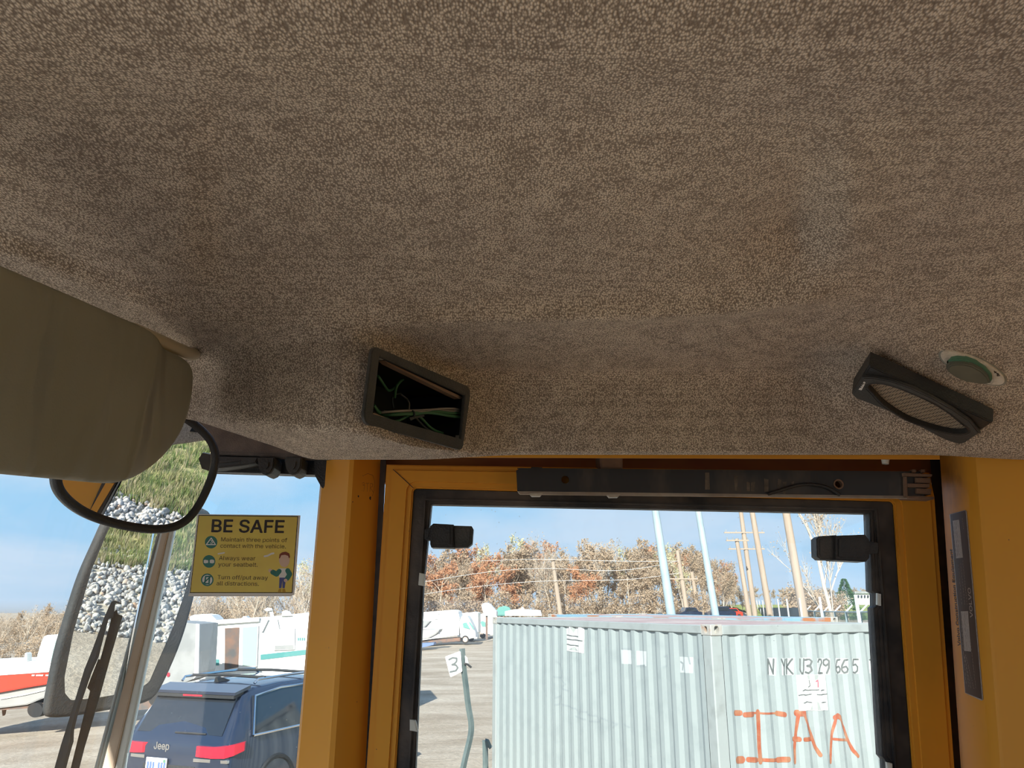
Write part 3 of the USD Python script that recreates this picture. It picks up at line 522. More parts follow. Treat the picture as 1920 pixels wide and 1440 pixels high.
# ------------------------------------------------------------------ loudspeaker on the headliner
def zs(x, y): return (1560 + x / 5.3333, 620 + y / 5.3333)
A_, B_, C_ = at(*zs(370, 355), .992), at(*zs(1610, 930), 1.048), at(*zs(200, 620), 1.070)
KP = Plane(A_, np.cross(B_ - A_, C_ - A_))
spk = thing('loudspeaker', 'flat black speaker with oval mesh grille on the headliner corner', 'loudspeaker')
kout = KP.poly([zs(370, 355), zs(1610, 930), zs(1330, 1110), zs(1240, 1140), zs(900, 960), zs(560, 790), zs(240, 665), zs(200, 620)])
arc = [zs(*p) for p in ((312, 452), (420, 455), (600, 490), (800, 560), (1000, 655), (1200, 765), (1380, 885), (1478, 1005), (1330, 1105), (1240, 1135), (900, 955), (560, 785), (240, 660), (203, 620))]
gro = [zs(*p) for p in ((365, 540), (400, 520), (480, 520), (620, 553), (800, 622), (1000, 715), (1180, 830), (1305, 932), (1352, 995), (1290, 1012), (1150, 1000), (1000, 962), (800, 895), (620, 795), (480, 685), (400, 595))]
gsm = Polygon(smooth_ring([KP.uv(*p) for p in gro], 90)).buffer(0)
part(spk, 'housing', KP.slab(kout.difference(gsm), -.023, -.0015, .003), M['plastic'], 30)
part(spk, 'bezel', KP.slab(KP.poly(arc).difference(gsm.buffer(.002)), -.003, .003, .002), M['plasticgrey'], 30)
part(spk, 'ring', KP.slab(gsm.buffer(.004).difference(gsm), -.008, .0035, .002), M['plastic'], 30)
part(spk, 'grille', KP.slab(gsm.buffer(.001), -.010, -.0055), M['grille'], False, label='tan dusty wire mesh grille')
part(spk, 'badge', cat([KP.slab(KP.poly([zs(268, 570), zs(308, 508), zs(330, 518), zs(298, 576)]), .003, .0034), KP.slab(KP.poly([zs(312, 500), zs(322, 490), zs(338, 496), zs(330, 512)]), .003, .0034)]), M['st_white'], False, label='small pale badge')
part(spk, 'badge_mark', cat([KP.px([zs(a, b), zs(a + 18, b + 5), zs(a + 14, b + 11), zs(a - 5, b + 6)], .0034, .0037) for a, b in ((276, 561), (286, 546), (296, 530))]), M['plastic'], False)
part(spk, 'edge_line', KP.slab(LineString([KP.uv(*p) for p in arc[:8]]).buffer(.0012), .0, .0028), M['steelblack'], False)

# ------------------------------------------------------------------ round adjustable vent
vp, vn = hl_at(1822, 692)
if vn @ (EYE - vp) < 0: vn = -vn
VN = Plane(vp, vn)
def ell(cx_, cy_, a, b, ang, n=72, t0=0, t1=360): return [zs(cx_ + a * math.cos(t) * math.cos(ang) - b * math.sin(t) * math.sin(ang), cy_ + a * math.cos(t) * math.sin(ang) + b * math.sin(t) * math.cos(ang)) for t in np.radians(np.linspace(t0, t1, n, endpoint=False))]
ANG = math.radians(23.5)
vent = thing('air_vent', 'round white-rimmed adjustable air vent with dark disc beside the speaker', 'air vent')
part(vent, 'flange', VN.px(ell(1408, 376, 372, 118, ANG), -.012, .002, .002), M['ventring'], 40, label='thin grey outer flange')
inner = VN.poly(ell(1375, 405, 250, 92, ANG), .004)
part(vent, 'ring', VN.slab(VN.poly(ell(1408, 376, 345, 103, ANG), .004).difference(inner.buffer(-.001)), .001, .005, .002), M['ventwhite'], 40, label='stained white ring')
part(vent, 'recess', VN.slab(inner, .0, .0025), M['darkhole'], False)
part(vent, 'disc', VN.px([zs(*p) for p in ((1148, 400), (1150, 372), (1180, 345), (1240, 332), (1320, 333), (1410, 352), (1500, 400), (1565, 460), (1592, 528), (1530, 540), (1450, 536), (1340, 518), (1240, 475), (1175, 432))], .010, .0155, .003), M['ventdisc'], 40, label='dark olive louver disc')
part(vent, 'rim', VN.px([zs(*p) for p in ((1170, 340), (1200, 295), (1260, 284), (1350, 292), (1450, 328), (1545, 390), (1605, 460), (1605, 500), (1585, 525), (1560, 505), (1530, 450), (1460, 395), (1370, 350), (1280, 335), (1210, 338))], .003, .011, .003), M['ventgreen'], 40, label='green rim of the disc')
marks = [VN.slab(LineString([VN.uv(*zs(*q), .005) for q in l]).buffer(.0007), .005, .0053) for l in (((1622, 405), (1638, 418)), ((1645, 425), (1662, 430), (1652, 444), (1668, 440)), ((1655, 452), (1676, 448)), ((1628, 420), (1640, 412)))]
part(vent, 'mark', cat(marks), M['st_black'], False)

# ------------------------------------------------------------------ black bar across the door top, with hinge
BR = Plane(at(1350, 905, 1.30), (0, -1, 0))
bar = thing('support_bar', 'black steel channel bar across the door top with a tan hinge', 'bar')
bar_out = BR.poly([(968, 882), (974, 878), (1728, 885), (1734, 933), (1300, 928), (970, 922)])
hole1 = Point(*BR.uv(1060, 899)).buffer(.0066); hole2 = Point(*BR.uv(1572, 908)).buffer(.006)
part(bar, 'channel', BR.slab(bar_out.difference(hole1).difference(hole2), -.004, 0.0, .0015), M['steelblack'], 30)
part(bar, 'lower_flange', loft([np.array([BR.at(u, v0, o) for v0, o in ((922.5, 0), (929.5, .012), (931, .012), (928, -.03))]) for u, sh_ in ((970, 0), (1735, 0))] if False else [np.array([BR.at(970, 921, 0), BR.at(975, 927, .004), BR.at(975, 927.8, .004), BR.at(972, 925, -.035)]), np.array([BR.at(1735, 930, 0), BR.at(1735, 935, .004), BR.at(1735, 935.8, .004), BR.at(1735, 934, -.035)])]), M['steelbare'], False, label='pale lower edge of the bar')
part(bar, 'upper_flange', loft([np.array([BR.at(970, 879, 0), BR.at(970, 877.5, 0), BR.at(970, 877.5, -.035), BR.at(970, 879, -.035)]), np.array([BR.at(1728, 886, 0), BR.at(1728, 884, 0), BR.at(1728, 884, -.035), BR.at(1728, 886, -.035)])]), M['steelblack'], False)
for cu, cv in ((1005, 928), (1151, 930)):
    part(bar, 'clip', BR.px([(cu - 13, cv - 4), (cu + 13, cv - 4), (cu + 8, cv + 2), (cu - 8, cv + 2)], -.01, .005, .0015), M['steelbare'], 30, label='pale spring clip')
part(bar, 'tab', BR.px([(996, 875), (1017, 876), (1017, 884), (995, 884)], -.02, -.004, .002), M['steelblack'])
part(bar, 'bushing', BR.slab(hole2.buffer(.0026).difference(hole2), -.008, .002, .001), M['hinge'], 40, label='dusty bushing around the bolt hole')
tapes = []
for l in ([(1322, 886), (1330, 886), (1331, 918), (1322, 918)], [(1400, 903), (1406, 905), (1406, 921), (1400, 921)], [(1408, 905), (1416, 903), (1414, 921), (1408, 921)], [(1433, 897), (1441, 899), (1441, 922), (1433, 922)], [(1376, 892), (1384, 892), (1382, 920), (1378, 920)], [(1459, 898), (1465, 900), (1462, 918), (1457, 914)], [(1468, 904), (1475, 903), (1473, 926), (1469, 926)], [(1484, 904), (1489, 902), (1489, 910), (1485, 910)]):
    tapes.append(BR.px(l, 0, .0004))
part(bar, 'tape_residue', cat(tapes), pm('residue', (.17, .135, .10), .8, (.08, .07, .055), 60.0), False, label='patches of old tape residue')
part(bar, 'cable', tube(smooth_ring([BR.at(u, v0, .004) for u, v0 in ((1440, 926), (1470, 917), (1500, 909), (1530, 909), (1556, 916), (1575, 928))], 30, False), .0028, 8), M['plastic'], 60, label='thin black cable loop')
hin = part(bar, 'hinge', BR.px([(1696, 886), (1749, 889), (1748, 893), (1697, 892)], -.02, .01, .002), M['hinge'], label='tan dusty hinge')
for q in ([(1701, 906), (1744, 907), (1744, 914), (1702, 913)], [(1701, 930), (1752, 931), (1752, 936), (1702, 934)], [(1697, 893), (1701, 893), (1703, 932), (1698, 932)]):
    part(hin, 'leaf', BR.px(q, -.02, .008, .002), M['hinge'])
for q in ([(1718, 895), (1746, 896), (1746, 906), (1718, 905)], [(1719, 915), (1748, 916), (1747, 927), (1719, 925)]):
    part(hin, 'knuckle', BR.px(q, -.02, .006, .003), M['hinge'])
part(hin, 'bolt', cat([BR.px([(a, 880), (a + 7, 880), (a + 7, 886), (a, 886)], -.01, .004, .001) for a in (1711, 1728)]), M['hinge'])

# ------------------------------------------------------------------ sticker on the corner pane
def z8(x, y): return (340 + x / 7.2, 940 + y / 7.2)
ST = Plane(GC.p0 + GC.n * .0006, GC.n)
stk = thing('safety_sticker', 'yellow BE SAFE sticker on the corner glass pane', 'sticker')
def zp(l): return [z8(*p) for p in l]
part(stk, 'backing', ST.px(zp([(212, 172), (1608, 190), (1528, 1255), (1480, 1282), (90, 1282), (108, 1240)]), 0, .0003), M['st_white'], False, label='pale sticker margin')
part(stk, 'border', ST.px(zp([(232, 184), (1577, 200), (1500, 1238), (115, 1238)]), .0003, .0004), M['st_black'], False)
part(stk, 'field', ST.px(zp([(240, 194), (1567, 210), (1490, 1228), (125, 1228)]), .0004, .0005), M['st_yellow'], False)
def stext(name, s, x, y, h, width, m, bold=False, slant=-.075):
    t = meshkit.text_mesh(s, 1.0, 1.0, bold); w0 = t.bounds[1][0] - t.bounds[0][0]
    k = width / w0
    part(stk, name, ST.text(s, z8(x - t.bounds[0][0] * k, y), (k / 7.2, .012 * k / 7.2), (h * -slant / 7.2, -h / 7.2), .0005, .0003, bold), M[m], False)
stext('heading', 'BE SAFE', 403, 412, 165, 980, 'st_black', True)
stext('text_line', 'Maintain three points of', 535, 540, 54, 890, 'st_text'); stext('text_line', 'contact with the vehicle.', 525, 625, 54, 885, 'st_text')
stext('text_line', 'Always wear', 507, 792, 56, 490, 'st_text'); stext('text_line', 'your seatbelt.', 497, 878, 56, 530, 'st_text')
stext('text_line', 'Turn off/put away', 486, 1050, 54, 680, 'st_text'); stext('text_line', 'all distractions.', 474, 1133, 54, 570, 'st_text')
def circ(x, y, r, n=40): return [z8(x + r * math.cos(t), y + r * math.sin(t)) for t in np.linspace(0, 2 * math.pi, n, endpoint=False)]
def sline(l, w, o): return ST.slab(LineString([ST.uv(*z8(*p)) for p in l]).buffer(w * .0009 / 7.2, quad_segs=3), o, o + .0001)
i1 = part(stk, 'icon', ST.px(circ(402, 551, 84), .0005, .0006), M['st_teal'], False, label='teal round icon with the figure 3 in a triangle')
part(i1, 'mark', cat([sline([(405, 495), (338, 585), (462, 585), (405, 495)], 7, .0006)]), M['st_white'], False)
t3 = ST.text('3', z8(384, 570), (52 / 7.2, 0), (3 / 7.2, -44 / 7.2), .0006, .0003, True); part(i1, 'figure', t3, M['st_white'], False)
i2 = part(stk, 'icon', ST.px(circ(374, 811, 85), .0005, .0006), M['st_teal'], False, label='teal round icon with a seat belt buckle')
part(i2, 'buckle', cat([ST.px(zp(q), .0006, .0007) for q in ([(302, 795), (320, 788), (362, 795), (364, 830), (320, 838), (302, 828)], [(384, 795), (400, 786), (425, 786), (444, 796), (444, 828), (420, 838), (384, 832)])]), M['st_white'], False)
i3 = part(stk, 'icon', ST.px(circ(350, 1060, 85), .0005, .0006), M['st_teal'], False, label='ringed icon with a crossed-out telephone')
part(i3, 'disc', ST.px(circ(350, 1060, 68), .0006, .0007), M['st_white'], False)
part(i3, 'phone', cat([sline([(330, 1015), (382, 1015), (376, 1112), (318, 1112), (330, 1015)], 10, .0007), sline([(300, 1105), (400, 1012)], 9, .0007)]), M['st_teal'], False)
# plain picture of a person, no emblem
fg = part(stk, 'printed_figure', ST.px(zp([(1322, 905), (1432, 905), (1418, 1030), (1318, 1030)]), .0005, .0006), M['st_white'], False, label='plain printed picture of a person in blue trousers')
part(fg, 'head', ST.px([z8(1390 + 72 * math.cos(t), 790 + 98 * math.sin(t)) for t in np.linspace(0, 6.28, 30, endpoint=False)], .0006, .0007), M['st_skin'], False)
part(fg, 'hair', ST.px(zp([(1318, 770), (1325, 715), (1360, 688), (1410, 680), (1455, 702), (1468, 750), (1455, 772), (1440, 735), (1400, 722), (1350, 728), (1330, 770)]), .0007, .0008), M['st_hair'], False)
part(fg, 'sleeve', cat([sline([(1322, 945), (1288, 985), (1235, 955)], 34, .0006), sline([(1436, 935), (1465, 985), (1430, 1040)], 34, .0006)]), M['st_teal'], False)
part(fg, 'hand', cat([ST.px(circ(1200, 935, 26, 16), .0006, .0007), ST.px(circ(1408, 1068, 24, 16), .0007, .0008)]), M['st_skin'], False)
part(fg, 'trousers', ST.px(zp([(1325, 1030), (1415, 1030), (1395, 1172), (1365, 1172), (1364, 1070), (1350, 1172), (1318, 1172)]), .0006, .0007), M['st_blue'], False)
part(fg, 'shoe', cat([ST.px(zp(q), .0006, .0007) for q in ([(1318, 1180), (1350, 1180), (1350, 1232), (1300, 1232)], [(1365, 1180), (1398, 1180), (1412, 1232), (1362, 1232)])]), M['st_shoe'], False)
part(stk, 'scratch', cat([sline([(500, 708), (540, 702), (580, 695)], 10, .0006), sline([(1125, 742), (1165, 735), (1215, 708), (1245, 702)], 13, .0006)]), M['st_white'], False, label='white crease in the sticker')

# ------------------------------------------------------------------ rating plate on the corner post
_br = bpost_rows(); q0, q1, q2 = _br[0][0], _br[0][1], _br[1][0]
PP = Plane(q0, np.cross(q1 - q0, q2 - q0))
def z6(x, y): return (1760 + x / 3.79, 940 + y / 3.79)
plate = thing('rating_plate', 'narrow black rating plate with silver fields on the yellow corner post', 'plate')
def zq(l): return [z6(*p) for p in l]
M['pl_black'] = pm('plate_black', (.045, .033, .028), .45); M['pl_silver'] = pm('plate_silver', (.40, .37, .34), .4, (.30, .27, .25), 200.0); M['pl_text'] = pm('plate_text', (.38, .33, .29), .5)
part(plate, 'base', PP.px(zq([(76, 92), (184, 62), (194, 70), (312, 1408), (300, 1416), (186, 1362)]), .0004, .0016, .0005), M['pl_silver'], False, label='thin bare metal edge')
part(plate, 'field', PP.px(zq([(82, 94), (182, 66), (190, 72), (308, 1408), (190, 1360)]), .0016, .0018), M['pl_black'], False)
part(plate, 'silver_field', PP.px(zq([(98, 138), (145, 130), (172, 400), (124, 406)]), .0018, .002), M['pl_silver'], False)
part(plate, 'silver_field', PP.px(zq([(157, 782), (208, 780), (230, 1068), (182, 1062)]), .0018, .002), M['pl_silver'], False)
def ptext(s, x, y, length, h, m='pl_text', bold=False, o=.0018):
    t = meshkit.text_mesh(s, 1.0, 1.0, bold); w0 = t.bounds[1][0]
    k = length / w0
    part(plate, 'text_line', PP.text(s, z6(x, y), (-.085 * k / 3.79, -k / 3.79), (-h / 3.79, -.10 * h / 3.79), o, .0002, bold), M[m], False)
ptext('VOLVO', 244, 830, 215, 20, 'pl_text', True)
ptext('Volvo Construction Equipment', 156, 1030, 690, 20, 'st_black', True, .0006)
def pbars(x0, y0, x1, y1, n, m, o=.0018, w=3.2):
    ms = []
    for k in range(n):
        t0, t1 = k / n, (k + RNG.uniform(.5, .85)) / n
        ms.append(PP.slab(LineString([PP.uv(*z6(x0 + (x1 - x0) * t, y0 + (y1 - y0) * t)) for t in (t0, t1)]).buffer(w * .0001, cap_style='flat'), o, o + .0001))
    part(plate, 'print_line', cat(ms), M[m], False)
pbars(176, 120, 187, 205, 5, 'pl_text'); pbars(150, 190, 176, 400, 9, 'pl_text'); pbars(148, 450, 174, 740, 12, 'pl_text'); pbars(165, 440, 196, 745, 14, 'pl_text'); pbars(180, 420, 212, 745, 16, 'pl_text')
pbars(212, 800, 275, 1340, 24, 'pl_text'); pbars(200, 1090, 262, 1340, 14, 'pl_text'); pbars(186, 1080, 240, 1335, 10, 'pl_text'); pbars(170, 880, 205, 1310, 14, 'pl_text', w=4); pbars(196, 1100, 226, 1330, 9, 'pl_text')
for a in (108, 120, 132): pbars(a, 145, a + 26, 400, 8, 'st_black', .002, 2.2)
for a in (172, 190): pbars(a, 795, a + 20, 1055, 5, 'st_black', .002, 2.0)
# ------------------------------------------------------------------ rear of the cab, seen only in the mirror
def refl(P, u, v, X):
    p = P.at(u, v); d = N(p - EYE); r = d - 2 * (d @ P.n) * P.n
    return p + r * ((X - p[0]) / r[0])
RX = 1.35
def rear_quad(px, x0, x1):
    pts = [refl(IM, u, v, RX) for u, v in px]
    return loft([np.array([[x, p[1], p[2]] for p in pts]) for x in (x0, x1)])
lw = thing('wall_left', 'dark left side wall of the cab behind the viewer with one small window', 'cab wall', kind='structure')
part(lw, 'lower_panel', bx(-.95, 1.40, -1.32, -1.26, CZ - 1.6, CZ - .25, .01), M['plasticgrey']); part(lw, 'header', bx(-.95, 1.40, -1.32, -1.26, CZ + .02, CZ + .40, .01), M['plasticgrey'])
for x0, x1 in ((-.95, -.60), (-.10, 1.40)): part(lw, 'post', bx(x0, x1, -1.32, -1.26, CZ - .25, CZ + .02, .01), M['plasticgrey'])
M['floormat'] = pm('floor_mat', (.38, .33, .27), .8, (.28, .24, .20), 5.0)
fl = solo('floor', bx(-.8, 1.40, -1.26, 1.36, CZ - 1.66, CZ - 1.60, .01), M['floormat'], 'dusty tan rubber-covered cab floor', 'floor', kind='structure')
rw = thing('wall_rear', 'yellow rear wall posts and black seal of the cab, seen in the mirror', 'cab wall', kind='structure')
part(rw, 'lower_panel', bx(RX, RX + .06, -1.26, 1.30, CZ - 1.6, CZ - .55, .01), M['paint'])
part(rw, 'post', rear_quad([(60, 760), (240, 760), (192, 905), (140, 1060), (20, 1060)], RX, RX + .10), M['paint'])
part(rw, 'seal', rear_quad([(252, 850), (240, 850), (192, 905), (150, 1000), (170, 1000), (218, 908)], RX - .01, RX + .06), M['rubber'])
part(rw, 'bead', rear_quad([(200, 905), (216, 905), (168, 985), (155, 985)], RX - .02, RX + .0), M['paint'])
part(rw, 'catch', rear_quad([(376, 858), (383, 847), (398, 850), (400, 882), (382, 876)], RX - .06, RX - .02), M['plastic'])

# ------------------------------------------------------------------ ground
def sst(t): t = np.clip(t, 0, 1); return t * t * (3 - 2 * t)
def gz(x, y):
    x, y = np.asarray(x, float), np.asarray(y, float)
    z = -.07 * np.clip(-x - 4.5, 0, 22) + 2.7 * sst((y - 38) / 70) * sst((x - 9 - .05 * y) / 14)
    return z
def gpt(x, y): return np.array([x, y, float(gz(x, y))])
gx = np.unique(np.r_[np.linspace(-420, -30, 40), np.linspace(-30, 20, 160), np.linspace(20, 180, 40)]); gy = np.unique(np.r_[np.linspace(-60, -2, 30), np.linspace(-2, 40, 140), np.linspace(40, 420, 70)])
X, Y = np.meshgrid(gx, gy, indexing='ij'); Z = gz(X, Y) + .06 * (meshkit.fbm(np.stack([X * .35, Y * .35, X * 0], -1), 4) - .5) * (np.hypot(X, Y) < 60)
idx = np.arange(X.size).reshape(X.shape); q = np.stack([idx[:-1, :-1], idx[1:, :-1], idx[1:, 1:], idx[:-1, 1:]], -1).reshape(-1, 4)
M['dirt'] = usdkit.material(stage, '/World/Looks/dirt', {'tc': ('texture_coordinate', {}), 'mp': ('mapping', {'scale': (.6, 1.0, 1), 'rotation': (0, 0, .35)}), 'n': ('noise_texture', {'scale': .55, 'detail': 6.0, 'roughness': .62}), 'f': ('noise_texture', {'scale': 9.0, 'detail': 5.0, 'roughness': .7}),
    'r': ('rgb_ramp', {'ramp': [(0, (.23, .185, .14)), (.38, (.33, .275, .21)), (.55, (.43, .37, .295)), (.75, (.53, .47, .385)), (1, (.57, .51, .42))]}), 'fr': ('rgb_ramp', {'ramp': [(.25, (.72, .72, .72)), (.75, (1.2, 1.2, 1.2))]}), 'mx': ('mix', {'mix_type': 'multiply', 'fac': 1.0}), 'b': ('bump', {'strength': .7, 'distance': .05}), 'p': ('principled_bsdf', {'roughness': .95, 'specular_ior_level': .1})},
    [('tc.object', 'mp.vector'), ('mp.vector', 'n.vector'), ('tc.object', 'f.vector'), ('n.fac', 'r.fac'), ('f.fac', 'fr.fac'), ('r.color', 'mx.color1'), ('fr.color', 'mx.color2'), ('mx.color', 'p.base_color'), ('f.fac', 'b.height'), ('b.normal', 'p.normal')], surface='p.BSDF')
part(None, 'ground', trimesh.Trimesh(np.stack([X, Y, Z], -1).reshape(-1, 3), np.vstack([q[:, [0, 1, 2]], q[:, [0, 2, 3]]]), process=False), M['dirt'], True)
tag(stage.GetPrimAtPath('/World/ground'), 'brown dirt and gravel storage yard with wheel tracks', 'ground', kind='structure')
M['field'] = pm('field_grass', (.16, .24, .06), .95, (.30, .30, .12), .15, .4, 3.0, spec=.1)
fx = np.linspace(24, 150, 40); fy = np.linspace(75, 330, 50); X, Y = np.meshgrid(fx, fy, indexing='ij'); X = X + (Y - 75) * .12
Z = gz(X, Y) + .05; idx = np.arange(X.size).reshape(X.shape); q = np.stack([idx[:-1, :-1], idx[1:, :-1], idx[1:, 1:], idx[:-1, 1:]], -1).reshape(-1, 4)
solo('field', trimesh.Trimesh(np.stack([X, Y, Z], -1).reshape(-1, 3), np.vstack([q[:, [0, 1, 2]], q[:, [0, 2, 3]]]), process=False), M['field'], 'short green grass field beyond the chain-link fence', 'field', True, kind='stuff')

# bank of stones and grass behind the machine (the mirrors look at it)
BX, BS = 9.8, math.tan(math.radians(20))
def bank_z(x, y): return BS * np.clip(x - BX - .25 * np.sin(np.asarray(y) * .9), 0, 30)
fxs = np.linspace(8.6, 12.4, 40); fys = np.linspace(-16, 9, 60); X, Y = np.meshgrid(fxs, fys, indexing='ij'); Z = bank_z(X, Y) - .01; idx = np.arange(X.size).reshape(X.shape); q = np.stack([idx[:-1, :-1], idx[1:, :-1], idx[1:, 1:], idx[:-1, 1:]], -1).reshape(-1, 4)
M['gravel'] = pm('gravel', (.34, .31, .26), .95, (.46, .42, .35), 16.0, .8, 40.0, spec=.1)
solo('bank_foot', trimesh.Trimesh(np.stack([X, Y, Z], -1).reshape(-1, 3), np.vstack([q[:, [0, 1, 2]], q[:, [0, 2, 3]]]), process=False), M['gravel'], 'gravel slope under the loose stones at the foot of the bank', 'gravel', True, kind='structure')
bxs = np.linspace(12.1, 42, 110); bys = np.linspace(-16, 9, 90); X, Y = np.meshgrid(bxs, bys, indexing='ij')
Z = bank_z(X, Y) + .12 * (meshkit.fbm(np.stack([X, Y, X * 0], -1) * .8, 3) - .5) ; idx = np.arange(X.size).reshape(X.shape); q = np.stack([idx[:-1, :-1], idx[1:, :-1], idx[1:, 1:], idx[:-1, 1:]], -1).reshape(-1, 4)
M['bank'] = usdkit.material(stage, '/World/Looks/bank_grass', {'tc': ('texture_coordinate', {}), 'n': ('noise_texture', {'scale': .9, 'detail': 6.0, 'roughness': .65}), 'f': ('noise_texture', {'scale': 14.0, 'detail': 3.0}), 'm': ('math', {'math_type': 'multiply_add', 'value2': .5, 'value3': -.25}), 's': ('math', {'math_type': 'add'}),
    'r': ('rgb_ramp', {'ramp': [(0, (.15, .21, .07)), (.38, (.24, .28, .11)), (.55, (.36, .34, .16)), (.75, (.42, .35, .19)), (1, (.46, .38, .23))]}), 'p': ('principled_bsdf', {'roughness': .95, 'specular_ior_level': .1})}, [('tc.object', 'n.vector'), ('tc.object', 'f.vector'), ('f.fac', 'm.value1'), ('n.fac', 's.value1'), ('m.value', 's.value2'), ('s.value', 'r.fac'), ('r.color', 'p.base_color')], surface='p.BSDF')
part(None, 'bank', trimesh.Trimesh(np.stack([X, Y, Z], -1).reshape(-1, 3), np.vstack([q[:, [0, 1, 2]], q[:, [0, 2, 3]]]), process=False), M['bank'], True)
tag(stage.GetPrimAtPath('/World/bank'), 'grassy earth bank behind the machine, reflected in both mirrors', 'bank', kind='structure')
M['stone'] = usdkit.material(stage, '/World/Looks/stone', {'oi': ('object_info', {}), 'r': ('rgb_ramp', {'ramp': [(0, (.26, .25, .24)), (.35, (.38, .365, .345)), (.7, (.47, .45, .415)), (.95, (.55, .52, .47)), (1, (.42, .25, .15))]}), 'tc': ('texture_coordinate', {}), 'n': ('noise_texture', {'scale': 30.0}), 'nr': ('rgb_ramp', {'ramp': [(.3, (.85, .85, .85)), (.7, (1.08, 1.08, 1.08))]}), 'mx': ('mix', {'mix_type': 'multiply', 'fac': 1.0}), 'p': ('principled_bsdf', {'roughness': .9})},
    [('oi.random', 'r.fac'), ('tc.object', 'n.vector'), ('n.fac', 'nr.fac'), ('r.color', 'mx.color1'), ('nr.color', 'mx.color2'), ('mx.color', 'p.base_color')], surface='p.BSDF')
def stone_mesh(seed):
    r = np.random.default_rng(seed); m = trimesh.creation.icosphere(1, 1.0); v = np.array(m.vertices)
    v *= (1 + .5 * (meshkit.noise(v * 1.4 + seed * 7.1) - .5))[:, None] * r.uniform([.85, .7, .5], [1.25, 1.0, .8])
    return trimesh.Trimesh(v, m.faces, process=False)
stones = [stone_mesh(k) for k in range(8)]
rip = thing('riprap', 'band of pale loose stones along the foot of the grass bank', 'stones')
pts = []
r = np.random.default_rng(3)
while len(pts) < 9500:
    y = r.uniform(-7, 8.5); t = r.uniform(0, 1); x = BX - .1 + 2.5 * t + .25 * math.sin(y * .9)
    pts.append((x, y, float(bank_z(x, y)) + r.uniform(.0, .05), r.uniform(.026, .052) * (1.15 - .35 * abs(t - .5))))
def rotm(r):
    A = r.normal(size=(3, 3)); Q, _ = np.linalg.qr(A); return Q if np.linalg.det(Q) > 0 else -Q
pts.sort(key=lambda p: (p[0] + 1) ** 2 + (p[1] - 1.6) ** 2 * 6 )
for k, p in enumerate(pts[:300]):
    m = stones[k % 8]; part(rip, 'stone', trimesh.Trimesh((np.array(m.vertices) @ rotm(r).T) * p[3] + p[:3], m.faces, process=False), M['stone'], True)
def instancer(path, protos, mats, pos, scales, quats, ids):
    pi = UsdGeom.PointInstancer.Define(stage, path)
    for k, (m, mt) in enumerate(zip(protos, mats)): usdkit.mesh(stage, f'{path}/prototypes/piece_{k:03d}', m, mt, True); pi.GetPrototypesRel().AddTarget(f'{path}/prototypes/piece_{k:03d}')
    pi.CreatePositionsAttr(Vt.Vec3fArray.FromNumpy(np.asarray(pos, np.float32))); pi.CreateScalesAttr(Vt.Vec3fArray.FromNumpy(np.asarray(scales, np.float32)))
    pi.CreateOrientationsAttr(Vt.QuathArray([Gf.Quath(float(w), float(x), float(y), float(z)) for w, x, y, z in quats])); pi.CreateProtoIndicesAttr(Vt.IntArray.FromNumpy(np.asarray(ids, np.int32)))
    return pi.GetPrim()
def rq(r): q_ = r.normal(size=4); return q_ / np.linalg.norm(q_)
rest = pts[300:]
tag(instancer('/World/riprap/stone_field', stones, [M['stone']] * 8, [p[:3] for p in rest], [(p[3],) * 3 for p in rest], [rq(r) for _ in rest], [k % 8 for k in range(len(rest))]), kind='stuff')
def tuft(seed, n=14, h=.20):
    r = np.random.default_rng(seed); V, F = [], []
    for _ in range(n):
        a = r.uniform(0, 6.28); b = r.uniform(0, .10, 1)[0]; hh = h * r.uniform(.5, 1.1); ln = r.uniform(.1, .5) * hh; w = .010
        p = np.array([math.cos(a) * b, math.sin(a) * b, 0]); d = np.array([math.cos(a), math.sin(a), 0]); s_ = np.array([-d[1], d[0], 0]) * w
        i = len(V); V += [p - s_, p + s_, p + d * ln * .4 + [0, 0, hh * .6] + s_ * .6, p + d * ln * .4 + [0, 0, hh * .6] - s_ * .6, p + d * ln + [0, 0, hh]]
        F += [[i, i + 1, i + 2], [i, i + 2, i + 3], [i + 3, i + 2, i + 4]]
    return trimesh.Trimesh(np.array(V), np.array(F), process=False)
M['blade'] = usdkit.material(stage, '/World/Looks/grass_blade', {'oi': ('object_info', {}), 'r': ('rgb_ramp', {'ramp': [(0, (.20, .28, .10)), (.35, (.30, .34, .14)), (.5, (.44, .41, .22)), (.85, (.52, .45, .28)), (1, (.55, .48, .33))]}), 'd': ('diffuse_bsdf', {}), 't': ('translucent_bsdf', {}), 'm': ('mix_closure', {'fac': .35})}, [('oi.random', 'r.fac'), ('r.color', 'd.color'), ('r.color', 't.color'), ('d.BSDF', 'm.closure1'), ('t.BSDF', 'm.closure2')], surface='m.closure')
gp = []
for _ in range(15000):
    t = r.uniform(0, 1) ** 1.7; x = BX + 2.1 + t * 14; y = r.uniform(-9, 8.5); gp.append((x, y, float(bank_z(x, y)) - .03))
tag(instancer('/World/bank_grass', [tuft(k) for k in range(4)], [M['blade']] * 4, gp, [(r.uniform(.7, 1.3),) * 3 for _ in gp], [(math.cos(a / 2), 0, 0, math.sin(a / 2)) for a in r.uniform(0, 6.28, len(gp))], [k % 4 for k in range(len(gp))]), 'tufts of green and straw-coloured grass growing on the bank', 'grass', kind='stuff')

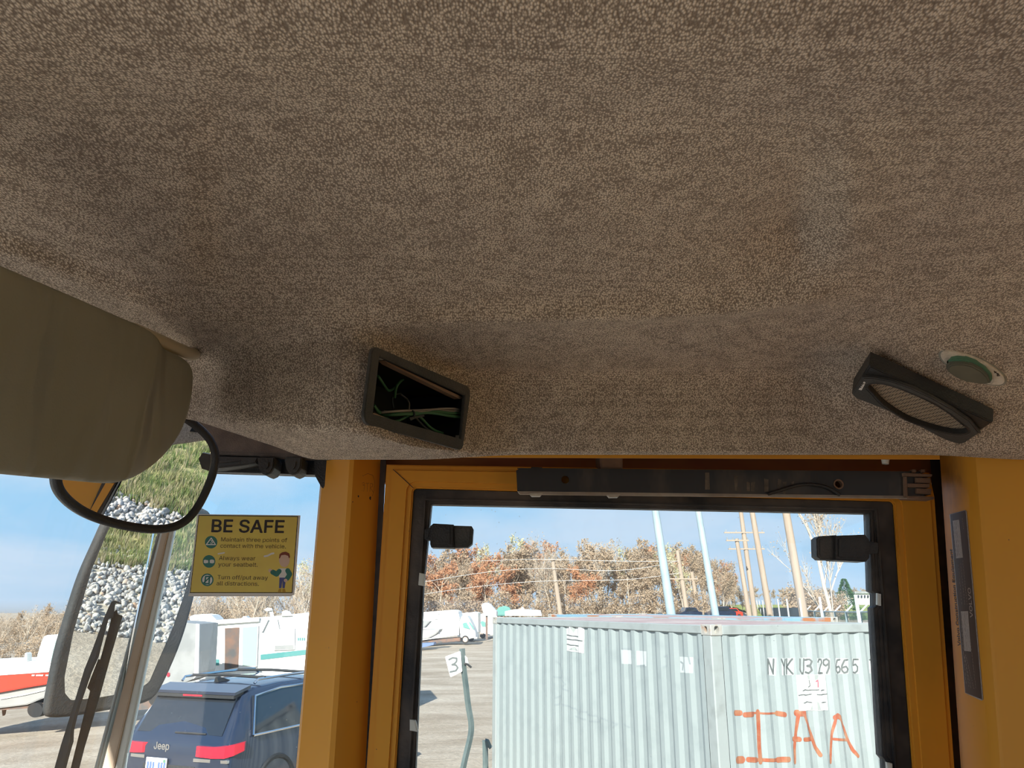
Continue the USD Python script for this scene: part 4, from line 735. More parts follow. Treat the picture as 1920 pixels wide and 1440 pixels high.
# the rest of the machine: hood and wheels behind the cab (only its shadow shows)
ld = thing('loader_body', 'yellow rear hood and wheels of the machine the cab stands on', 'machine body')
part(ld, 'hood', bx(1.5, 3.6, -1.45, .95, .9, 2.05, .08), M['paint']); part(ld, 'chassis', bx(-.8, 1.45, -1.2, 1.2, .55, .95, .05), M['steelblack'])
for X_ in (-.9, 2.4):
    for y0 in (-1.65, 1.0): part(ld, 'wheel', tube([(X_, y0, .72), (X_, y0 + .06, .72), (X_, y0 + .44, .72), (X_, y0 + .5, .72)], [.55, .72, .72, .55], 36), M['rubber'])

# ------------------------------------------------------------------ shipping containers
import manifold3d as mf
def to_mf(m): return mf.Manifold(mf.Mesh(np.asarray(m.vertices, np.float32), np.asarray(m.faces, np.uint32)))
def cut(a, bs):
    A = to_mf(a)
    for b in bs: A = A - to_mf(b)
    k = A.to_mesh(); return trimesh.Trimesh(k.vert_properties[:, :3], k.tri_verts, process=False)
def profile(L, pitch, depth, a, b):
    n = max(1, round(L / pitch)); p = L / n; xs, ds = [], []
    for k in range(n):
        x0 = k * p
        xs += [x0, x0 + p * a, x0 + p * (a + b), x0 + p * (a + b + a)]; ds += [0, 0, depth, depth]
    return np.array(xs + [L]), np.array(ds + [0])
CW, CL, CH = 2.62, 6.06, 2.59
SPX, SPD = profile(CL - .34, .278, .026, .27, .23); EPX, EPD = profile(CW - .30, .250, .024, .28, .22)
SPX = SPX + .17; EPX = EPX + .15
def corr(xs, ds, z0, z1, f):
    V, F = [], []
    for x, d in zip(xs, ds): V += [f(x, d, z0), f(x, d, z1)]
    for k in range(len(xs) - 1): a = 2 * k; F += [[a, a + 2, a + 3], [a, a + 3, a + 1]]
    return trimesh.Trimesh(np.array(V), np.array(F), process=False)
def oval(c, ax, w, h, d):
    pts_ = [(w / 2 * math.copysign(abs(math.cos(t)) ** .7, math.cos(t)), h / 2 * math.copysign(abs(math.sin(t)) ** .7, math.sin(t))) for t in np.linspace(0, 2 * math.pi, 20, endpoint=False)]
    rings = []
    for s_ in (-d, d):
        rings.append(np.array([[c[0] + (s_ if ax == 0 else p[0]), c[1] + (s_ if ax == 1 else p[0]) , c[2] + p[1]] if ax in (0, 1) else [c[0] + p[0], c[1] + p[1], c[2] + s_] for p in pts_]))
    return loft(rings)
def container(Mx, m, mroof, mrail, label, full=True):
    t = thing('shipping_container', label, 'container', Mx)
    part(t, 'side_panel', corr(SPX, SPD, .16, CH - .10, lambda x, d, z: (.012 + d, x, z)), m, False)
    part(t, 'side_panel', corr(SPX, SPD, .16, CH - .10, lambda x, d, z: (CW - .012 - d, x, z)), m, False)
    part(t, 'end_panel', corr(EPX, EPD, .16, CH - .10, lambda x, d, z: (x, .015 + d, z)), m, False)
    part(t, 'end_panel', corr(EPX, EPD * .3, .16, CH - .10, lambda x, d, z: (x, CL - .015 - d, z)), m, False)
    rx = np.linspace(.06, CL - .06, 90)
    part(t, 'roof_panel', trimesh.Trimesh(np.array([[xx, y, CH - .022 - (.018 if k % 4 in (1, 2) else 0)] for k, y in enumerate(rx) for xx in (.05, CW - .05)]), np.vstack([[[2 * k, 2 * k + 1, 2 * k + 3], [2 * k, 2 * k + 3, 2 * k + 2]] for k in range(len(rx) - 1)]), process=False), mroof, False, label='faded pinkish roof sheet')
    for x0 in (0, CW - .06): part(t, 'top_rail', bx(x0, x0 + .06, .17, CL - .17, CH - .10, CH - .01, .006), mrail); part(t, 'bottom_rail', bx(x0, x0 + .06, .17, CL - .17, .02, .17, .006), mrail)
    for y0 in (0, CL - .06): part(t, 'end_rail', bx(.16, CW - .16, y0, y0 + .06, CH - .11, CH - .01, .006), mrail); part(t, 'end_sill', bx(.16, CW - .16, y0, y0 + .06, .02, .17, .006), mrail)
    for x0 in (0, CW - .15):
        for y0 in (0, CL - .17):
            part(t, 'corner_post', bx(x0, x0 + .15, y0 + .008, y0 + .16, .11, CH - .11, .012), mrail)
            for z0 in (0, CH - .118):
                c = bx(x0 - .004, x0 + .166 - .008, y0 - .004, y0 + .178 - .004, z0, z0 + .118, .008)
                c = cut(c, [oval((x0 + .075, y0 + (.0 if y0 < 1 else .17), z0 + .06), 1, .065, .085, .05), oval((x0 + (0 if x0 < 1 else .15), y0 + .085, z0 + .06), 0, .055, .08, .05)])
                part(t, 'corner_casting', c, M['casting'], 30, label='rust-streaked corner casting')
    return t
M['cgrey'] = pm('container_grey', (.275, .318, .32), .55, (.22, .26, .265), 3.5, .08, 12.0, detail=7.0, lo=.50, hi=.78)
M['cgrey2'] = pm('container_rail', (.285, .318, .315), .5, (.21, .23, .225), 5.0, lo=.5, hi=.8)
M['casting'] = pm('casting', (.34, .335, .31), .6, (.30, .16, .08), 11.0, lo=.50, hi=.72)
M['croof'] = pm('container_roof', (.30, .225, .22), .8, (.40, .36, .34), 1.2, lo=.45, hi=.7)
M['cblue'] = pm('container_blue', (.17, .31, .42), .5, (.34, .14, .06), 2.0, lo=.55, hi=.72); M['cblue2'] = pm('container_blue_rail', (.18, .33, .44), .5, (.33, .13, .05), 1.1, lo=.52, hi=.62)
PHI = math.radians(24.5)
cp = onz(1332, 1171, CH); c1 = container(mat4((cp[0], cp[1], 0), PHI), M['cgrey'], M['croof'], M['cgrey2'], 'pale grey shipping container with orange spray-painted letters on its end')
ce, cs_ = np.array([math.cos(PHI), math.sin(PHI), 0]), np.array([-math.sin(PHI), math.cos(PHI), 0]); co = np.array([cp[0], cp[1], 0])
c2o = co + ce * 2.85 + cs_ * 3.4; c2 = container(mat4(tuple(c2o), PHI), M['cblue'], M['croof'], M['cblue2'], 'faded blue shipping container with rusty corners behind the grey container')
# marks on the end panel and on the long side, laid onto the corrugations
EPL = Plane(co + cs_ * .03, -cs_); SPL = Plane(co + ce * .03, -ce)
def on_face(px_, side):
    out = []
    for u, v in px_:
        p = (SPL if side else EPL).at(u, v) - co
        out.append((p @ (cs_ if side else ce), p[2]))
    return out
def decal(shape, side, off):
    xs, ds = (SPX, SPD) if side else (EPX, EPD); base = .012 if side else .015
    V, F = [], []
    for k in range(len(xs) - 1):
        x0, x1 = xs[k], xs[k + 1]
        if x1 - x0 < 1e-6: continue
        g = shape.intersection(sbox(x0, -1, x1, 4))
        for pg in geoms(g):
            v2, f2 = trimesh.creation.triangulate_polygon(pg, engine='earcut')
            i = len(V)
            for a, b in v2:
                d = base + ds[k] + (ds[k + 1] - ds[k]) * (a - x0) / (x1 - x0) - off
                V.append((d, a, b) if side else (a, d, b))
            F += (np.asarray(f2) + i).tolist()
    return trimesh.Trimesh(np.array(V), np.array(F), process=False) if V else None
def z5(x, y): return (1280 + x / 4.8, 1140 + y / 4.8)
def z3(x, y): return (900 + x / 3.6, 840 + y / 3.6)
def z7(x, y): return (1040 + x / 4.5, 1120 + y / 4.5)
def fpoly(l, side=0, zf=z5): return Polygon(on_face([zf(*p) for p in l], side)).buffer(0)
def fline(l, w, side=0, zf=z5): return LineString(on_face([zf(*p) for p in l], side)).buffer(w, quad_segs=3)
M['paper'] = pm('paper', (.60, .61, .60), .6); M['patch'] = pm('white_patch', (.46, .50, .495), .5); M['ink'] = pm('ink', (.10, .115, .115), .6); M['torn'] = pm('torn', (.30, .33, .32), .7); M['scuff'] = pm('scuff', (.24, .28, .29), .6); M['redink'] = pm('red_ink', (.65, .12, .16), .6)
M['spray'] = pm('orange_spray', (.31, .075, .032), .7, (.32, .16, .085), 9.0, lo=.40, hi=.68)
for l in ([(768, 446), (838, 448), (840, 610), (772, 606)], [(880, 450), (998, 450), (1000, 605), (884, 605)], [(1045, 446), (1150, 446), (1152, 600), (1048, 600)], [(1200, 450), (1318, 452), (1320, 598), (1204, 598)], [(1372, 452), (1480, 452), (1482, 594), (1376, 594)], [(1528, 452), (1588, 452), (1590, 592), (1530, 592)], [(1680, 455), (1740, 455), (1742, 590), (1684, 590)]): part(c1, 'code_patch', decal(fpoly(l), 0, .0012), M['patch'], False)
GL = {'N': [[(770, 592), (772, 462), (818, 592), (820, 462)]], 'Y': [[(880, 462), (905, 530), (905, 598)], [(925, 462), (905, 530)]], 'K': [[(940, 460), (938, 592)], [(985, 460), (940, 530), (992, 592)]], 'U': [[(1047, 460), (1047, 555), (1060, 588), (1080, 588), (1093, 555), (1094, 460)]],
      '3': [[(1105, 468), (1140, 462), (1155, 480), (1146, 515), (1122, 522), (1150, 530), (1158, 560), (1138, 588), (1108, 578)]], '2': [[(1208, 485), (1225, 463), (1248, 463), (1256, 490), (1240, 530), (1212, 586), (1260, 586)]], '9': [[(1308, 500), (1290, 520), (1270, 505), (1272, 472), (1292, 460), (1308, 475), (1310, 540), (1298, 586)]],
      '6': [[(1418, 465), (1395, 470), (1380, 520), (1380, 560), (1396, 584), (1416, 575), (1422, 548), (1408, 526), (1388, 535)]], '6b': [[(1474, 465), (1450, 470), (1436, 520), (1436, 560), (1452, 584), (1470, 575), (1476, 548), (1462, 526), (1444, 535)]], '5': [[(1578, 463), (1540, 463), (1536, 515), (1560, 508), (1578, 530), (1576, 565), (1556, 584), (1535, 578)]], '7': [[(1686, 466), (1728, 466), (1706, 586)]]}
for ch, ls in GL.items(): part(c1, 'code_letter', cat([decal(fline(l, .0105), 0, .0025) for l in ls]), M['ink'], False)
sp_ = [fline([(478, 945), (520, 945)], .028), fline([(555, 960), (630, 955)], .026), fline([(640, 945), (720, 948), (850, 948)], .010), fline([(850, 948), (910, 958)], .026), fline([(680, 935), (688, 1100), (692, 1250), (705, 1385)], .026), fline([(495, 1368), (540, 1366)], .036), fline([(585, 1362), (660, 1366)], .026), fline([(660, 1368), (860, 1368)], .018), fline([(860, 1368), (945, 1360)], .028)]
part(c1, 'graffiti_letter', decal(unary_union(sp_), 0, .003), M['spray'], False, label='orange spray-painted letter I')
part(c1, 'graffiti_letter', decal(unary_union([fline([(1025, 945), (1085, 945)], .034), fline([(1040, 945), (1022, 1120), (1010, 1250), (1012, 1390)], .020), fline([(1085, 945), (1120, 1040), (1160, 1150), (1195, 1250), (1235, 1322)], .022), fline([(1005, 1180), (1050, 1182)], .026), fline([(1090, 1182), (1165, 1178)], .022)]), 0, .003), M['spray'], False, label='orange spray-painted letter A')
part(c1, 'graffiti_letter', decal(unary_union([fline([(1365, 985), (1385, 968), (1410, 985)], .028), fline([(1372, 985), (1345, 1130), (1338, 1250), (1334, 1390)], .017), fline([(1410, 985), (1450, 1080), (1490, 1190), (1530, 1280), (1568, 1330)], .020), fline([(1360, 1180), (1430, 1184), (1495, 1190)], .014)]), 0, .003), M['spray'], False, label='second orange spray-painted letter A')
nt = part(c1, 'notice', decal(fpoly([(1012, 602), (1285, 596), (1312, 920), (1040, 925)]), 0, .004), M['paper'], False, label='white paper notice on the end')
part(nt, 'torn_patch', cat([decal(fpoly(l), 0, .005) for l in ([(1122, 606), (1212, 600), (1205, 640), (1170, 650), (1130, 640)], [(1150, 918), (1165, 880), (1190, 835), (1215, 850), (1235, 915)])]), M['torn'], False)
sq = [[(1070, 745), (1100, 735), (1130, 742), (1160, 738), (1215, 735)], [(1235, 742), (1275, 738)], [(1035, 785), (1075, 778), (1110, 785), (1160, 775)], [(1198, 778), (1240, 780), (1300, 775)], [(1080, 855), (1120, 845), (1165, 852)], [(1240, 850), (1290, 848)], [(1140, 650), (1150, 700), (1135, 712)]]
part(nt, 'handwriting', cat([decal(fline(l, .006), 0, .005) for l in sq]), M['ink'], False); part(nt, 'red_mark', decal(fline([(1190, 660), (1205, 650), (1208, 708)], .009), 0, .005), M['redink'], False)
nt2 = part(c1, 'notice', decal(fpoly([(582, 1185), (703, 1183), (703, 1385), (585, 1368)], 1, z3), 1, .004), M['paper'], False, label='white torn paper notice on the long side')
part(nt2, 'torn_patch', cat([decal(fpoly(l, 1, z3), 1, .005) for l in ([(610, 1188), (655, 1186), (635, 1250)], [(610, 1360), (640, 1340), (660, 1372)])]), M['torn'], False)
part(nt2, 'handwriting', cat([decal(fline(l, .008, 1, z3), 1, .005) for l in ([(586, 1262), (668, 1275)], [(586, 1290), (696, 1302)], [(586, 1325), (672, 1338)])]), M['ink'], False)
scr = [[(15, 540), (50, 575), (72, 620), (65, 690), (95, 735), (60, 760), (110, 790)], [(60, 900), (180, 940), (200, 985), (215, 955), (270, 970)], [(275, 990), (355, 1000), (380, 1060), (400, 1015), (440, 1040)], [(0, 670), (60, 680)], [(10, 850), (50, 830), (40, 900), (10, 910)], [(490, 1050), (530, 1070), (500, 1100)], [(600, 1075), (630, 1095)], [(180, 1005), (260, 1030)], [(290, 1045), (370, 1050)], [(925, 500), (945, 490), (945, 580), (920, 590)], [(1060, 545), (1080, 560), (1075, 610)], [(1140, 500), (1150, 560)], [(1205, 530), (1215, 570)], [(580, 435), (660, 440)], [(700, 580), (770, 575)]]
for l in scr: part(c1, 'scribble', decal(fline(l, .011, 1, z7), 1, .0016), M['scuff'], False)
for l in ([(570, 440), (660, 445), (662, 565), (575, 560)], [(695, 450), (785, 455), (785, 580), (700, 575)], [(1050, 500), (1165, 505), (1168, 640), (1055, 635)]): part(c1, 'repaint_patch', decal(fpoly(l, 1, z7), 1, .001), M['patch'], False)
# ------------------------------------------------------------------ dark blue car
M['navy'] = pm('navy_paint', (.013, .021, .042), .28, coat=1.0); M['carglass'] = pm('car_glass', (.02, .024, .03), .06, spec=.9); M['chrome'] = pm('chrome', (.72, .72, .72), .12, metal=1.0)
M['taillight'] = pm('taillight', (.62, .012, .035), .25, coat=.6); M['cladding'] = pm('car_cladding', (.02, .022, .024), .6); M['tyre'] = pm('tyre', (.02, .02, .021), .85); M['alloy'] = pm('alloy', (.45, .45, .46), .3, metal=.8)
M['plate_w'] = pm('plate_white', (.78, .79, .80), .4); M['plate_blue'] = pm('plate_blue', (.10, .16, .32), .5); M['seatred'] = pm('red_cloth', (.35, .06, .05), .8)
cdir = math.radians(20.0)
cb = gpt(-4.46, 10.97)
CM = mat4(cb, -cdir)
car = thing('car', 'dark blue SUV with red tail lights parked beyond the corner glass', 'car', CM)
def sect(y, w, zb, zbelt, wr, zr, wb=None):
    h = [(0, zb), (w * .92, zb), (w, zb + .12), (w * 1.0, zbelt * .62), (w * .985, zbelt), (wr + (w - wr) * .25, zbelt + (zr - zbelt) * .72), (wr, zr - .05), (wr * .9, zr - .005), (wr * .5, zr + .02), (0, zr + .025)]
    pts_ = [(x, y, z) for x, z in h] + [(-x, y, z) for x, z in h[-2:0:-1]]
    return np.array(pts_)
secs = [sect(.0, .80, .50, .80, .76, .99), sect(.05, .90, .38, 1.00, .84, 1.06), sect(.10, .94, .34, 1.06, .80, 1.12), sect(.30, .96, .32, 1.09, .74, 1.42), sect(.46, .97, .32, 1.10, .70, 1.66), sect(.62, .97, .32, 1.10, .70, 1.705), sect(1.3, .97, .32, 1.10, .71, 1.735), sect(2.2, .97, .32, 1.08, .71, 1.73), sect(2.75, .97, .32, 1.06, .69, 1.68), sect(3.45, .96, .32, 1.04, .80, 1.12), sect(4.3, .92, .32, .96, .78, 1.0), sect(4.75, .80, .40, .74, .70, .84)]
part(car, 'body', loft(secs), M['navy'], 38)
def qslab(pts, thick, nrm):
    p = np.asarray(pts, float); n_ = N(nrm); return loft([p - n_ * thick * .3, p + n_ * thick])
gn = np.cross([1, 0, 0], [0, .36, .62])
part(car, 'rear_window', qslab([(-.70, .135, 1.15), (.70, .135, 1.15), (.66, .41, 1.60), (-.66, .41, 1.60)], .02, (0, -.85, .5)), M['carglass'], False)
part(car, 'seat_shape', qslab([(.12, .24, 1.22), (.36, .24, 1.22), (.40, .36, 1.42), (.20, .33, 1.38)], .024, (0, -.85, .5)), M['seatred'], False, label='red shape showing in the rear window')
part(car, 'rear_wiper', tube([(-.05, .11, 1.17), (.2, .10, 1.175), (.45, .115, 1.17)], .012, 6), M['plastic'])
part(car, 'spoiler', cat([loft([np.array([(x, .30, 1.63), (x, .30, 1.665), (x, .62, 1.735), (x, .62, 1.69)]) for x in (-.70, .70)])]), M['navy'])
part(car, 'spoiler_underside', loft([np.array([(x, .31, 1.585), (x, .31, 1.63), (x, .5, 1.66), (x, .5, 1.62)]) for x in (-.68, .68)]), M['cladding'])
part(car, 'brake_light', bx(-.16, .16, .298, .32, 1.60, 1.62), M['taillight'])
tl = [(.36, -.02, .985), (.66, -.025, .98), (.86, -.005, 1.00), (.985, .20, 1.03), (.985, .22, .92), (.90, .0, .865), (.62, -.03, .845), (.36, -.03, .855)]
TX = [(.44, -.03, 1.045, .925), (.52, -.03, 1.045, .92), (.7, -.025, 1.045, .915), (.86, .0, 1.06, .92), (.955, .07, 1.08, .95), (.99, .22, 1.09, .985)]
def lamp(s_):
    V = []
    for k, (x, y, zt_, zb_) in enumerate(TX): V += [(s_ * x, y, zt_), (s_ * x, y, zb_), (s_ * (x - .05), y + .09, zb_), (s_ * (x - .05), y + .09, zt_)]
    F = []
    for k in range(len(TX) - 1):
        a = 4 * k
        for e in range(4): F += [[a + e, a + (e + 1) % 4, a + 4 + (e + 1) % 4], [a + e, a + 4 + (e + 1) % 4, a + 4 + e]]
    n = 4 * (len(TX) - 1); F += [[0, 1, 2], [0, 2, 3], [n, n + 1, n + 2], [n, n + 2, n + 3]]
    return trimesh.Trimesh(np.array(V), np.array(F), process=False)
for s_ in (1, -1): part(car, 'tail_light', lamp(s_), M['taillight'], False)
for s_ in (1, -1): part(car, 'lamp_strip', loft([np.array([(s_ * .40, -.02, .86), (s_ * .90, .02, .86), (s_ * .90, .02, .895), (s_ * .40, -.02, .90)]), np.array([(s_ * .40, .05, .86), (s_ * .90, .1, .86), (s_ * .90, .1, .895), (s_ * .40, .05, .90)])]), M['chrome'], False)
part(car, 'tailgate_trim', bx(-.42, .42, -.012, .03, .74, .80, .006), M['cladding'])
part(car, 'bumper', loft([np.array([(-.93, .0, .34), (-.93, .0, .66), (.93, .0, .66), (.93, .0, .34)]) + [0, .06, 0], np.array([(-.86, -.09, .38), (-.86, -.09, .62), (.86, -.09, .62), (.86, -.09, .38)])]), M['cladding'])
part(car, 'chrome_bar', bx(.30, .86, -.10, -.08, .60, .625), M['chrome'])
pl = part(car, 'license_plate', bx(-.34, .0, -.05, -.03, .70, .88, .006), M['plate_w'], label='white license plate')
def cartext(s, x, z, h, m, y, parent, name, wd=None):
    t = meshkit.text_mesh(s, h, .006, True); v = np.array(t.vertices); k = 1 if wd is None else wd / t.bounds[1][0]
    part(parent, name, trimesh.Trimesh(np.c_[x + v[:, 0] * k, y - v[:, 2], z + v[:, 1]], np.array(t.faces), process=False), m, False)
part(pl, 'blurred_number', cat([bx(-.31 + k * .045, -.28 + k * .045, -.053, -.05, .75, .83) for k in (0, 1, 2, 4, 5, 6)]), M['plate_blue']); part(pl, 'corner_sticker', bx(-.05, -.015, -.053, -.05, .83, .865), M['ventgreen'])
cartext('Jeep', -.28, .975, .085, M['chrome'], .0, car, 'badge', .26)
for s_ in (1, -1):
    part(car, 'roof_rail', tube([(s_ * .63, .78, 1.74), (s_ * .64, .84, 1.79), (s_ * .64, 1.6, 1.80), (s_ * .63, 2.4, 1.79), (s_ * .62, 2.5, 1.73)], .018, 8), M['chrome'])
part(car, 'roof_fin', loft([np.array([(-.04, .75, 1.74), (.04, .75, 1.74), (.04, 1.0, 1.75), (-.04, 1.0, 1.75)]), np.array([(-.012, .74, 1.81), (.012, .74, 1.81), (.012, .80, 1.81), (-.012, .80, 1.81)])]), M['plastic'])
for k_, y in enumerate((1.0, 2.0)): part(car, 'cross_bar', tube([(-.64, y, 1.80), (0, y, 1.815), (.64, y, 1.80)], .02, 8), M['cladding'])
for s_ in (1, -1):
    sw = [(.30 + .12, 1.14), (.62, 1.60), (1.2, 1.655), (2.3, 1.65), (2.75, 1.60), (3.3, 1.16), (1.8, 1.13)]
    def side(y, z, o): f = (z - 1.09) / (1.70 - 1.09); return (s_ * (.955 - .235 * f + o), y, z)
    part(car, 'side_window', loft([np.array([side(y, z, -.03) for y, z in sw]), np.array([side(y, z, .022) for y, z in sw])]), M['carglass'], False)
    part(car, 'window_trim', tube([side(y, z, .026) for y, z in sw + sw[:1]], .016, 6, False), M['chrome'])
    for y in (1.75, 2.85): part(car, 'door_handle', bx(s_ * .975 - .012, s_ * .975 + .015, y, y + .20, .99, 1.02, .006), M['chrome'])
    for y in (.95, 3.85):
        w_ = part(car, 'wheel', tube([(s_ * .72, y, .37), (s_ * .74, y, .37), (s_ * .94, y, .37), (s_ * .965, y, .37)], [.30, .37, .37, .30], 28), M['tyre'])
        part(w_, 'rim', cyl((s_ * .93, y, .37), (s_ * .972, y, .37), .255, 24, .22), M['alloy'])
        part(car, 'wheel_arch', tube([(s_ * .965, y + .44 * math.cos(t), .37 + .44 * math.sin(t)) for t in np.linspace(0, math.pi, 14)], .035, 6), M['cladding'])
    part(car, 'side_mirror_cap', bx(s_ * 1.0 - .10, s_ * 1.0 + .10, 3.05, 3.2, 1.10, 1.26, .03), M['navy'])

# ------------------------------------------------------------------ travel trailer and cargo trailer
M['rvwhite'] = pm('trailer_white', (.74, .75, .72), .45, (.66, .66, .63), 2.0); M['teal'] = pm('teal_stripe', (.06, .23, .225), .5); M['rvdark'] = pm('trailer_dark', (.07, .07, .07), .6, (.20, .10, .06), 3.0); M['rvpane'] = pm('trailer_pane', (.30, .39, .36), .25); M['rvcurtain'] = pm('trailer_curtain', (.58, .58, .48), .5, (.50, .50, .42), 8.0); M['rvgrey'] = pm('trailer_grey', (.20, .21, .21), .5, (.26, .27, .27), 1.4, lo=.45, hi=.6); M['frame_alu'] = pm('frame_alu', (.66, .66, .64), .4)
def z2(x, y): return (220 + x / 4.5, 1120 + y / 4.5)
YAW = math.radians(11.0)
rp0 = at(*z2(700, 200), 20.0); base = gpt(rp0[0], rp0[1])
RV = Plane(rp0, (math.sin(YAW), -math.cos(YAW), 0))
rv = thing('travel_trailer', 'white travel trailer with teal stripes and a sliding glass door', 'trailer')
def inw(pl, px, d, off=0.0, bev=0.0): return pl.px(px, -d, off, bev)
part(rv, 'body', inw(RV, [z2(690, 205), z2(1190, 175), z2(1620, 130), z2(2230, 84), z2(2260, 1120), z2(640, 1120)], 2.4, 0, .05), M['rvwhite'], False)
part(rv, 'cornice', RV.px([z2(690, 200), z2(1200, 168), z2(1196, 205), z2(690, 240)], 0, .08, .02), M['rvwhite'], False)
dr = part(rv, 'sliding_door', RV.px([z2(880, 252), z2(1192, 238), z2(1178, 585), z2(885, 640)], 0, .05, .01), M['frame_alu'], False, label='white framed sliding glass door')
part(dr, 'opening', RV.px([z2(908, 262), z2(1030, 254), z2(1022, 590), z2(905, 612)], .05, .056), M['rvdark'], False)
part(dr, 'pane', RV.px([z2(1058, 256), z2(1182, 246), z2(1170, 578), z2(1056, 580)], .05, .056), M['rvpane'], False)
w = part(rv, 'window', RV.px([z2(1314, 272), z2(1500, 262), z2(1496, 442), z2(1322, 448)], 0, .04, .01), M['frame_alu'], False)
part(w, 'curtain', RV.px([z2(1326, 284), z2(1488, 274), z2(1484, 398), z2(1330, 402)], .04, .045), M['rvcurtain'], False); part(w, 'lower_pane', RV.px([z2(1328, 408), z2(1486, 402), z2(1484, 436), z2(1330, 440)], .04, .045), M['rvgrey'], False)
part(rv, 'stripe', RV.px([z2(1208, 484), z2(1700, 430), z2(1700, 470), z2(1208, 528)], 0, .012), M['teal'], False); part(rv, 'stripe', RV.px([z2(745, 520), z2(858, 524), z2(858, 575), z2(745, 570)], 0, .012), M['teal'], False)
part(rv, 'vent_cover', RV.px([z2(768, 362), z2(808, 362), z2(808, 412), z2(764, 412)], 0, .03), M['rvdark'], False)
part(rv, 'emblem', cat([RV.px([z2(a, 340), z2(a + 10, 340), z2(a + 10, 365), z2(a, 365)], 0, .012) for a in (1522, 1538, 1556, 1572)]), M['teal'], False)
part(rv, 'roof_unit', inw(RV, [z2(605, 165), z2(640, 148), z2(720, 142), z2(790, 150), z2(830, 185), z2(820, 212), z2(610, 205)], 1.2, .02, .05), M['rvwhite'], False, label='white rounded roof air conditioner')
part(rv, 'dome', inw(RV, [z2(1045, 180), z2(1060, 160), z2(1085, 158), z2(1105, 178)], .5, 0, .03), M['rvwhite'], False); part(rv, 'dish', inw(RV, [z2(1385, 160), z2(1390, 120), z2(1420, 108), z2(1455, 122), z2(1478, 158)], .15, .05, .02), M['rvwhite'], False)
part(rv, 'antenna', cat([inw(RV, [z2(1235, 105), z2(1265, 88), z2(1300, 92), z2(1310, 110), z2(1260, 118)], .1, .05, .01), inw(RV, [z2(1280, 110), z2(1310, 110), z2(1330, 190), z2(1300, 195)], .05, .0)]), M['rvwhite'], False)
part(rv, 'awning_arm', cat([RV.px([z2(1255, 190), z2(1275, 185), z2(1225, 290), z2(1210, 285)], .02, .06), RV.px([z2(1330, 180), z2(1350, 180), z2(1372, 300), z2(1360, 300)], .02, .06)]), M['frame_alu'], False)
for xx in (1700, 1840): part(rv, 'wheel', inw(RV, [z2(xx + 70 * math.cos(t), 1130 + 70 * math.sin(t)) for t in np.linspace(0, 6.28, 24, endpoint=False)], .25, .02), M['tyre'], False)
CT = Plane(at(*z2(680, 400), 17.0), (.05, -1, 0))
ct = thing('cargo_trailer', 'pale grey box trailer between the side mirror and the blue SUV', 'trailer')
ctp = [z2(180, 190), z2(560, 212), z2(686, 226), z2(672, 470), z2(660, 640), z2(640, 690), z2(395, 790), z2(120, 820)]
part(ct, 'body', inw(CT, ctp, 1.3, 0, .03), M['rvgrey'], False)
part(ct, 'corner_trim', CT.px([z2(664, 222), z2(692, 226), z2(684, 650), z2(640, 690), z2(650, 600)], 0, .03, .008), M['frame_alu'], False)
part(ct, 'lower_panel', CT.px([z2(180, 660), z2(640, 640), z2(640, 688), z2(395, 790), z2(120, 820)], 0, .02), M['rvgrey'], False)
part(ct, 'marker_lamp', CT.px([z2(428 + 14 * math.cos(t), 652 + 18 * math.sin(t)) for t in np.linspace(0, 6.28, 16, endpoint=False)], 0, .04), M['taillight'], False)
part(ct, 'chassis', inw(CT, [z2(100, 820), z2(640, 760), z2(640, 900), z2(100, 960)], 1.2, -.05), M['rvdark'], False)
part(ct, 'wheel', inw(CT, [z2(330 + 70 * math.cos(t), 850 + 75 * math.sin(t)) for t in np.linspace(0, 6.28, 24, endpoint=False)], .25, .02), M['tyre'], False)

# ------------------------------------------------------------------ boat on a trailer
M['boatred'] = pm('boat_red', (.50, .045, .025), .25, coat=.6); M['boatgrey'] = pm('boat_grey', (.28, .28, .275), .4, (.33, .325, .31), 2.0); M['boatglass'] = pm('boat_glass', (.34, .55, .50), .15)
def z9(x, y): return (x / 6.545, 1140 + y / 6.545)
BT = Plane(at(*z9(200, 800), 22.0), (0, -1, 0))
bt = thing('boat', 'white and red motorboat on a trailer left of the side mirror', 'boat')
def bslab(px, d, o, m, n, b=.03, label=None): part(bt, n, inw(BT, [z9(*p) for p in px], d, o, b), M[m], False, label=label)
bslab([(-900, 700), (-300, 672), (0, 668), (200, 660), (440, 655), (900, 650), (1200, 700), (1180, 760), (590, 790), (0, 830), (-900, 900)], 2.3, .0, 'rvwhite', 'deck')
bslab([(-900, 880), (0, 822), (580, 792), (1150, 760), (1080, 850), (560, 942), (300, 985), (0, 1040), (-900, 1150)], 2.2, -.02, 'boatred', 'red_band', label='red painted band of the hull')
bslab([(-900, 1140), (0, 1032), (300, 985), (560, 942), (1080, 850), (980, 960), (700, 1060), (500, 1120), (400, 1165), (330, 1190), (0, 1230), (-900, 1300)], 1.7, -.12, 'boatgrey', 'lower_hull', label='grey lower hull')
part(bt, 'strake', BT.px([z9(*p) for p in ((0, 1112), (300, 1062), (540, 1008), (540, 1016), (300, 1072), (0, 1124))], -.12, -.09), M['frame_alu'], False)
bslab([(430, 665), (455, 560), (510, 390), (530, 350), (570, 332), (780, 322), (1000, 330), (1080, 660)], 1.6, -.25, 'rvwhite', 'cabin', .05)
bslab([(525, 662), (610, 530), (650, 480), (700, 400), (780, 395), (780, 660)], .02, -.22, 'boatglass', 'windshield', 0)
part(bt, 'bollard', inw(BT, [z9(*p) for p in ((360, 650), (365, 560), (378, 540), (392, 560), (390, 650))], .08, -.3), M['frame_alu'], False)
